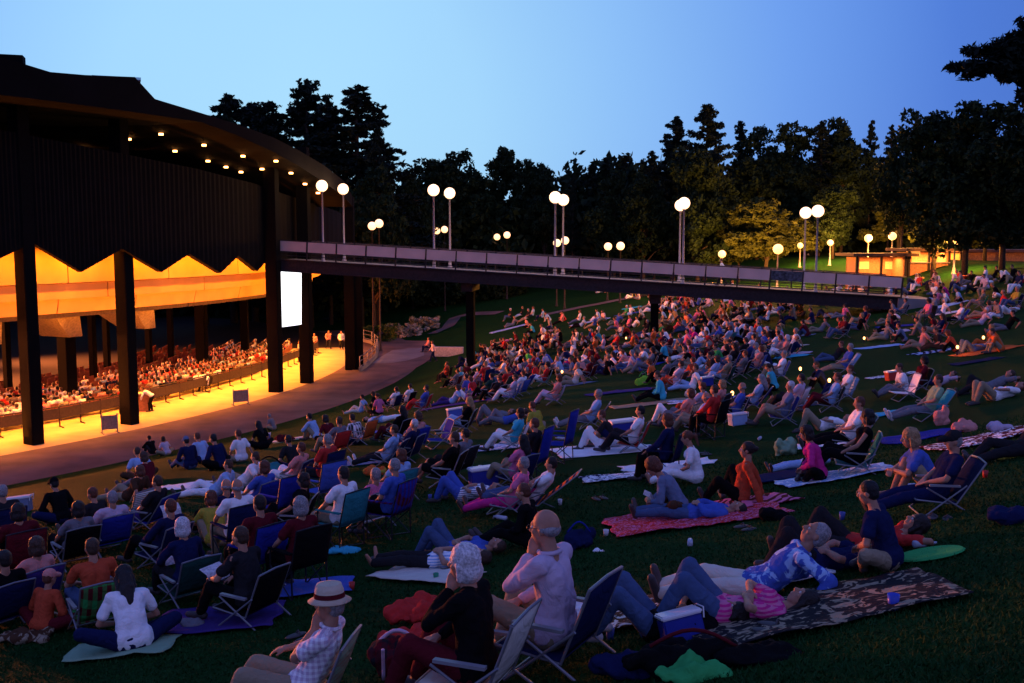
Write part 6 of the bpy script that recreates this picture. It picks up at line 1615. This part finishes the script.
# ---- blankets
BK = 'blankets spread on the lawn'
bseen = {}
for b in MIDB: bseen.setdefault(b[2], []).append(b)
for l, L in bseen.items():
    L.sort(key=lambda b: b[3])
    for i, b in enumerate(L): blanket(0, 0, b[4], b[5], rr.uniform(-.5, .5), cloth(b[1]), l if len(L) == 1 else l + ', %s from the path' % ORD[min(i, 8)], 'blanket', 100 + i + int(b[3]), grp=BK, pt=b[0])
BL_ = [
 (692, 520, 2.4, 1.5, 30, 'red', 'dots', 'pink', 'long red patterned blanket under the reader in grey blue'),
 (650, 612, 1.5, 1.1, 20, 'brown', 'spots', 'cream', 'brown and cream patterned blanket under the lying pair, cooler end'),
 (815, 612, 2.0, 1.3, 24, 'charcoal', 'spots', 'khaki', 'large mottled dark and tan blanket under the foreground group'),
 (425, 578, 1.5, .6, 150, 'cream', None, '', 'narrow cream blanket with the bare footed sleeper'),
 (218, 622, 1.5, 1.0, 40, 'purple', None, '', 'violet blue blanket stretching behind the program holder'),
 (305, 590, 1.2, .8, 30, 'blue', None, '', 'rumpled bright blue blanket behind the straw hat'),
 (215, 484, 2.8, .9, 22, 'white', None, '', 'long pale sheet under two propped people near the path'),
 (603, 450, 2.1, 1.6, 20, 'white', None, '', 'big pale sheet spread under the red chair'),
 (668, 466, 1.8, .7, 12, 'white', None, '', 'long white sheet under the person with legs out in white'),
 (632, 477, 1.9, .6, 14, 'white', 'spots', 'navy', 'zebra patterned blue and white towel'),
 (492, 448, 1.6, 1.0, 10, 'white', 'dots', 'blue', 'blue and white dotted towel by the white trousers'),
 (372, 462, 1.7, .9, 10, 'bluegrey', None, '', 'flat grey blue blanket beside the reclined pale blue top'),
 (815, 446, 1.5, .7, 28, 'white', None, '', 'pale sheet over outstretched legs in front of the dark green chair'),
 (920, 437, 1.6, 1.1, 10, 'royal', None, '', 'bright blue cloth on the grass left of the picnic pile'),
 (985, 440, 1.9, 1.2, 8, 'maroon', 'spots', 'white', 'picnic blanket scattered with red and white things'),
 (905, 412, 1.6, .7, 20, 'turquoise', None, '', 'turquoise towel under the legs of the sage green top'),
 (892, 376, 1.7, .5, 6, 'white', 'spots', 'charcoal', 'narrow black and white towel left of the maroon top'),
 (880, 347, 2.0, .9, 6, 'ltblue', None, '', 'light blue blanket under the people right of the dark gap'),
 (935, 352, 1.8, .8, 4, 'navy', 'stripes', 'ltblue', 'dark striped blanket on the upper hill'),
 (945, 306, 2.4, 1.2, 0, 'ltblue', None, '', 'pale blue blanket high on the hill under the pink top'),
 (985, 352, 2.2, 1.2, 8, 'orange', None, '', 'blanket coloured orange like the glow of the lantern beside it'),  # lantern light on the cloth is put into its colour
 (975, 362, 1.6, .8, 0, 'navy', None, '', 'dark blue blanket below the orange one'),
 (700, 400, 2.2, 1.0, 20, 'white', 'spots', 'blue', 'small white and blue cloth with bags on it'),
 (660, 403, 3.0, .8, 10, 'khaki', None, '', 'khaki mat under the turquoise shirt'),
 (620, 392, 2.4, .9, 6, 'purple', None, '', 'violet mat left of the turquoise shirt'),
 (632, 308, 1.7, .8, 0, 'turquoise', None, '', 'turquoise blanket empty just below the bridge'),
 (628, 314, 2.2, .7, 0, 'blue', None, '', 'empty blue blanket far up beneath the bridge'),
 (590, 322, 3.2, 1.0, 0, 'ltblue', None, '', 'pale blue blanket in the scattered group under the bridge'),
 (508, 329, 3.2, 1.0, 0, 'ltblue', None, '', 'pale blanket alone near the first bridge leg'),
 (460, 404, 3.0, 1.0, 20, 'purple', None, '', 'violet blanket below the first bridge leg'),
 (395, 430, 2.0, .7, 14, 'blue', None, '', 'blue towel near the sleeper in light blue'),
 (275, 442, 2.6, .8, 12, 'cream', None, '', 'cream mat of bags in front of the grey shirt'),
 (315, 437, 2.6, .7, 12, 'sage', None, '', 'green mat by the path with people in blue and maroon'),
 (730, 507, 1.8, .9, 24, 'maroon', 'stripes', 'pink', 'crumpled maroon cloth behind the leaning rust red top'),
 (780, 478, 1.2, .8, 24, 'navy', None, '', 'dark cloth under the magenta top'),
 (835, 478, 1.8, .8, 20, 'ltblue', 'spots', 'white', 'pale blue blanket with the lying child'),
 (122, 652, 1.1, .6, 25, 'sage', None, '', 'dull green mat under the white tee at bottom left'),
 (752, 588, 1.3, .6, 26, 'white', None, '', 'white sheet lying over the legs of the mottled blue shirt'),
 (800, 336, 1.4, .7, 5, 'bluegrey', None, '', 'grey blue blanket in the open grass beyond the lantern'),
]
for i, (px, py, w, d, yw, c1, pt_, c2, lab) in enumerate(BL_):
    q = hit(px, py); blanket(px, py, w, d, stage_yaw(q.x, q.y) - RAD(yw - 20) if False else RAD(-yw * .3 + 8), cloth(c1, pt_, c2) if pt_ else cloth(c1), lab, 'blanket', i + 1, grp=BK, wr=.05 if py > 480 else .04)
p = hit(930, 556); mb = MB(); mb.lathe([(.02, .01), (.29, .01), (.31, .02), (.29, .035), (.02, .03)], n=40); o = mb.build('picnic_mat', cloth('green'), smooth=False); o.matrix_world = ground_matrix(p.x, p.y, 0); tag(o, 'round green mat behind the arm of the red top', 'mat')
# ---- coolers, bags, hats, cups
cooler(684, 640, .62, 'white lidded blue cooler in front of the lying pair', yaw=.15)
cooler(484, 486, 1.0, 'blue cooler with pale lid beside the pink recliner', yaw=.3)
cooler(623, 437, 1.15, 'tall blue cooler behind the red chair', yaw=.2)
cooler(455, 418, .9, 'small blue cooler left of the blond person', 'blue', yaw=.3)
cooler(738, 425, .8, 'small pale blue cooler below the balding person in blue', 'ltblue', yaw=.3)
cooler(629, 369, .9, 'red cooler with white lid in front of the seated blue shirt', 'red', yaw=.1)
cooler(706, 386, .9, 'blue cooler with white lid on the bag strewn cloth', yaw=.4)
cooler(20, 512, .9, 'pale lidded cooler at the far lower left edge near black cap', 'bluegrey', yaw=.2)
cooler(893, 380, .8, 'red and white cooler before the maroon top', 'red', yaw=.2)
cooler(265, 442, .8, 'small blue cooler near the path beside the grey shirt', yaw=.2)
def L_(name, px, py, size, col, lab, cat, seed, pat=None, c2='white', yaw=0, extra=None, n=7, vox=.02, disp=.05):
    return lump(name, hit(px, py), size, cloth(col, pat, c2), lab, cat, seed, vox, disp, n, yaw, None, extra)
def strap(a, b, h, r=.012, col='black'):
    mb = MB(); a, b = Vector(a), Vector(b); mb.tube([a + (b - a) * t + Vector((0, 0, math.sin(t * math.pi) * h)) for t in [i / 8 for i in range(9)]], r, 6); return ('strap', mb, cloth(col))
L_('blanket_heap', 425, 622, (.75, .5, .28), 'red', 'heaped red blanket on the knees of the white haired person', 'blanket', 3, disp=.07, yaw=.5, n=9)
L_('blanket_heap', 405, 640, (.6, .4, .16), 'red', 'lower fold of red blanket spilling on the grass', 'blanket', 4, disp=.06, n=7)
L_('backpack', 398, 676, (.48, .42, .38), 'charcoal', 'dark plaid backpack with pale trim at the bottom centre', 'backpack', 5, 'plaid', 'maroon', extra=[strap((-.2, .05, .25), (.22, .05, .2), .16, .018, 'lilac'), strap((-.1, -.18, .05), (-.1, -.2, .32), .06, .016, 'lilac')])
L_('plastic_bag', 577, 622, (.42, .34, .20), 'white', 'crumpled white plastic bag at the feet of the jeans', 'bag', 6, disp=.07, n=8, vox=.016)
L_('duffel_bag', 690, 668, (1.0, .42, .26), 'black', 'long black bag lying below the cooler', 'bag', 7, n=9, extra=[strap((-.3, -.1, .2), (.3, -.1, .2), .12, .014, 'maroon')])
L_('duffel_bag', 632, 676, (.6, .4, .22), 'navy', 'dark navy bag at the bottom edge beside the green jacket', 'bag', 8, n=8)
L_('jacket', 695, 678, (.62, .34, .15), 'green', 'bright green jacket thrown over the black bag', 'jacket', 9, n=9, disp=.06)
L_('jacket', 750, 660, (.7, .4, .14), 'black', 'black coat heaped at the bottom right of the cooler', 'jacket', 10, n=9)
L_('bag', 579, 548, (.42, .4, .30), 'navy', 'dark blue bag on the grass behind the balding person', 'bag', 11, extra=[strap((-.15, 0, .22), (.15, 0, .22), .14, .012, 'royal')])
L_('bag', 775, 520, (.46, .3, .20), 'black', 'black bag beside the crumpled maroon cloth', 'bag', 12)
L_('bag', 655, 507, (.34, .24, .2), 'khaki', 'khaki bag beside the reader in grey blue', 'bag', 13)
L_('bag', 193, 628, (.30, .28, .13), 'grey', 'grey folded cap on the violet blue blanket', 'cap', 14, n=4)
L_('picnic_bag', 643, 385, (.55, .35, .40), 'lime', 'lime green picnic bag in the middle lawn', 'bag', 15, extra=[strap((-.15, 0, .3), (.15, 0, .3), .2, .014, 'green')])
L_('bag', 690, 397, (.4, .3, .34), 'cream', 'cream tote bag on the bag strewn cloth', 'bag', 16)
L_('bag', 285, 442, (.7, .4, .26), 'maroon', 'maroon bag on the cream mat by the path', 'bag', 17)
L_('bag', 270, 478, (.9, .5, .40), 'teal', 'large teal bag between the two rows near the path', 'bag', 18, extra=[strap((-.3, 0, .3), (.3, 0, .3), .2, .018, 'black')])
L_('towel', 275, 470, (.9, .4, .16), 'white', 'white towels piled on top of the row near the path', 'towel', 19)
L_('bag', 785, 455, (.5, .35, .42), 'sage', 'olive pack standing left of the magenta top', 'bag', 20)
L_('pillow', 658, 398, (.5, .4, .26), 'white', 'white pillow behind the turquoise shirt', 'pillow', 21)
L_('pillow', 455, 440, (.4, .3, .2), 'white', 'small white pillow on the grass below the blond person', 'pillow', 22)
L_('bag', 398, 450, (.4, .34, .30), 'charcoal', 'dark patterned bag beside the pale blue top', 'bag', 23)
L_('bag', 965, 432, (.5, .3, .25), 'salmon', 'reddish bag on the picnic blanket', 'bag', 24)
L_('bag', 1000, 432, (.45, .3, .2), 'lilac', 'lilac bundle on the picnic blanket', 'bag', 25)
L_('bag', 940, 425, (.30, .24, .50), 'salmon', 'upright reddish bag at the left end of the picnic blanket', 'bag', 26)
L_('bag', 1018, 522, (.6, .4, .16), 'navy', 'dark navy bundle alone on the grass at the right edge', 'bag', 27)
L_('towel', 1012, 458, (.5, .16, .06), 'olive', 'yellow rolled towel at the right edge', 'towel', 28, n=5)
L_('bag', 150, 507, (.34, .3, .26), 'cream', 'cream striped bag left of the purple trousers', 'bag', 29, 'stripes', 'sage')
L_('bag', 375, 475, (.5, .3, .22), 'orange', 'yellow orange bag beside the pink top', 'bag', 30, 'spots', 'olive')
L_('bag', 345, 552, (.5, .4, .10), 'turquoise', 'flat turquoise bundle behind the black camp chair', 'bag', 31)
L_('bag', 30, 640, (.6, .4, .14), 'brown', 'brown patterned cloth bag at the lower left', 'bag', 32, 'spots', 'khaki')
L_('napkin', 598, 552, (.20, .14, .05), 'white', 'small white crumpled napkin on the grass right of the blue bag', 'napkin', 33, n=3, vox=.012)
def cup(px, py, r, h, m, lab):
    p = hit(px, py); mb = MB(); mb.lathe([(r * .75, 0), (r, h), (r * .93, h), (r * .7, .01)], n=18); o = mb.build('cup', m, smooth=True); o.location = p; tag(o, lab, 'cup')
cup(893, 610, .045, .12, mat('blue_cup', (.04, .08, .55), .4), 'blue cup standing alone on the grass at the blanket edge')
cup(606, 536, .04, .09, mat('white_cup', (.7, .7, .72), .4), 'white cup on the grass behind the lying pair')
cup(436, 581, .035, .10, mat('green_cup', (.02, .30, .15), .3), 'small green cup on the cream blanket')
def bottle(px, py, lab, yaw):
    p = hit(px, py); mb = MB(); R_ = Matrix.Rotation(yaw, 3, 'Z') @ Matrix.Rotation(RAD(90), 3, 'Y')
    mb.lathe([(.01, -.12), (.035, -.12), (.036, .05), (.014, .09), (.014, .12), (.01, .12)], (0, 0, .045), 14, R_); o = mb.build('bottle', mat('clear_bottle', (.45, .5, .6), .15), smooth=True); o.location = p; tag(o, lab, 'bottle')
bottle(911, 489, 'plastic bottle lying below the blue reclined chair', .1); bottle(925, 548, 'plastic bottle by the round green mat', .2)
# open programs and papers held or lying on laps
def paper(p, yaw, tilt, lab, s=.22):
    mb = MB(); mb.add([(-s * .7, -s, .0), (0, -s, .03), (0, s, .03), (-s * .7, s, .0), (s * .7, -s, .0), (s * .7, s, .0), (-s * .7, -s, -.004), (0, -s, .026), (0, s, .026), (-s * .7, s, -.004), (s * .7, -s, -.004), (s * .7, s, -.004)],
                      [(0, 1, 2, 3), (1, 4, 5, 2), (9, 8, 7, 6), (8, 11, 10, 7), (0, 6, 7, 1), (1, 7, 10, 4), (4, 10, 11, 5), (5, 11, 8, 2), (2, 8, 9, 3), (3, 9, 6, 0)])
    o = mb.build('program', mat('printed_paper', (.62, .60, .62), .7, var=.25, scale=30)); o.matrix_world = Matrix.Translation(p) @ Matrix.Rotation(yaw, 4, 'Z') @ Matrix.Rotation(tilt, 4, 'Y'); tag(o, lab, 'program')
def held(root, loc, lab, s=.13, tilt=-.7):
    paper(root.matrix_world @ Vector(loc), root.rotation_euler.z, tilt, lab, s)
bpy.context.view_layer.update()
for r, x, y, d in PLIST:
    if d['lab'] and 'open program' in d['lab']: held(r, (.50, 0, .52), 'open program held by the heavy set person in dark tee', .16)
    elif d['lab'] and 'reading' in d['lab']: held(r, (.44, 0, .26), 'open booklet held by the reader on the red blanket', .14)
    elif d['lab'] and 'fluffy' in d['lab']: held(r, (.44, -.02, .50), 'program held by the fluffy white haired person', .13)
for px, py, lab in ((172, 528, 'white program on the lap of the navy shirt in the dark blue chair'), (858, 412, 'open magazine held up by the white shirt on the hill side'), (845, 384, 'lit booklet near the lantern')):
    q = hit(px, py + 12); paper(q + Vector((0, 0, .5)), stage_yaw(q.x, q.y), -1.0, lab, .16)
# lanterns and candles burning on the lawn
def lantern(px, py, h, pw, lab):
    p = hit(px, py); root = empty('candle_lantern', p, 0, lab, 'lantern', 'candle lanterns on the lawn')
    mb = MB(); mb.lathe([(.06, 0), (.065, .02), (.03, .03), (.02, h - .07), (.05, h - .05), (.05, h - .04)], n=12); mb.build('stand', M_BEAM, root, smooth=True)
    mb = MB(); mb.lathe([(.03, h - .04), (.045, h), (.045, h + .05), (.02, h + .08)], n=12); g = mb.build('flame_glass', mat('candle_glow', (1, .7, .4), emit=((1, .45, .12), 6)), root, smooth=True); g.visible_shadow = False
    L = bpy.data.lights.new('candle_light', 'POINT'); L.energy = pw; L.color = (1, .42, .12); L.shadow_soft_size = .06
    lo = bpy.data.objects.new('candle_light', L); link(lo, root); lo.location = (0, 0, h + .05)
for a in ((800, 378, .30, 12, 'brightest candle lantern between the white chair and the reclined blue shirt'), (829, 390, .28, 7, 'candle lantern beside the seated white shirt on the hill side'), (562, 380, .35, 12, 'candle lantern in the middle crowd left of the turquoise shirt'),
          (957, 356, .3, 8, 'orange candle lantern by the kneeling rust top high on the hill'), (626, 345, .4, 14, 'candle lantern deep in the packed crowd'), (826, 309, .3, 8, 'lone candle lantern on dark grass near the bridge end'),
          (864, 343, .2, 5, 'small red candle alone in the open grass'), (983, 346, .3, 22, 'lantern lighting the orange blanket'), (732, 404, .3, 8, 'candle lantern in front of the balding person in blue'), (4, 470, .2, 0, '')):
    if a[4]: lantern(*a)
# red folding chair and empty chairs seen in the photo
def empty_chair(px, py, kind, col, dy, lab, dark=False, clp=None):
    p = hit(px, py); c = chair(ground_matrix(p.x, p.y, stage_yaw(p.x, p.y) + RAD(dy), 1, .5), kind, col, clp, dark=dark); tag(c, lab, 'chair', GC)
empty_chair(363, 444, 'low', 'orange', 10, 'empty orange red chair beside the person in grey by the path')
empty_chair(438, 447, 'low', 'royal', 60, 'empty blue chair tipped back near the small white pillow')
empty_chair(325, 512, 'camp', 'blue', 0, 'empty bright blue chair left of the teal one', True)
empty_chair(285, 530, 'camp', 'royal', 0, 'empty royal blue chair behind the maroon tops', True)
empty_chair(137, 525, 'low', 'sage', 10, 'empty pale striped chair behind the lilac shirt', clp='stripes')
empty_chair(560, 462, 'tall', 'royal', 15, 'empty tall blue chair behind the charcoal shirt', True)
empty_chair(904, 400, 'low', 'white', 30, 'empty white chair at the edge of the open hill grass')

# small litter of a picnic evening
def small_things():
    rs = random.Random(9)
    spots = [(148, 560, 'cup', 'by the white tee'), (228, 575, 'bottle', 'behind the program holder'), (352, 590, 'cup', 'near the bright blue blanket'), (380, 560, 'sandal', 'by the bare feet on the cream blanket'), (500, 520, 'bottle', 'below the pink recliner'),
             (560, 505, 'cup', 'left of the red blanket'), (600, 500, 'sandal', 'at the end of the red blanket'), (690, 545, 'bottle', 'in front of the reader'), (842, 520, 'cup', 'in front of the blue reclined chair'), (745, 530, 'sandal', 'beside the black bag'), (430, 500, 'cup', 'under the blue jeans'),
             (560, 440, 'bottle', 'left of the big pale sheet'), (650, 450, 'cup', 'on the big pale sheet'), (705, 455, 'sandal', 'near the long white sheet'), (760, 440, 'bottle', 'before the magenta top'), (940, 520, 'sandal', 'below the cap wearer'), (985, 478, 'cup', 'under the picnic blanket'), (770, 632, 'sandal', 'on the tan mottled blanket'),
             (560, 600, 'bottle', 'near the white plastic bag'), (480, 470, 'cup', 'by the black shirt'), (330, 500, 'cup', 'between the teal chair and navy chair'), (210, 560, 'bottle', 'near the olive top'), (300, 640, 'sandal', 'behind the straw hat'), (610, 640, 'cup', 'near the cooler')]
    for i, (px, py, k, w) in enumerate(spots):
        p = hit(px, py)
        if k == 'cup': c_ = rs.choice(['white', 'red', 'blue']); cup(px, py, .038, .10, mat('%s_paper_cup' % c_, CLOTH[c_], .5), '%s paper cup on the grass %s' % (c_, w))
        elif k == 'bottle': bottle(px, py, 'plastic bottle on its side %s' % w, rs.uniform(0, 3))
        else:
            root = empty('sandals', p, rs.uniform(0, 6), 'pair of dark sandals left %s' % w, 'sandals')
            for s_ in (-1, 1):
                mb = MB(); M_ = Matrix.Diagonal(Vector((1, .42, .12))); mb.ball((0, s_ * .075, .03), .13, 12, M_); o_ = mb.build('sole', M_SHOE, root, smooth=True)
                mb = MB(); mb.tube([(.03, s_ * .075 - .05, .03), (.03, s_ * .075, .075), (.03, s_ * .075 + .05, .03)], .009, 6); mb.build('strap', M_SHOE, root)
small_things()
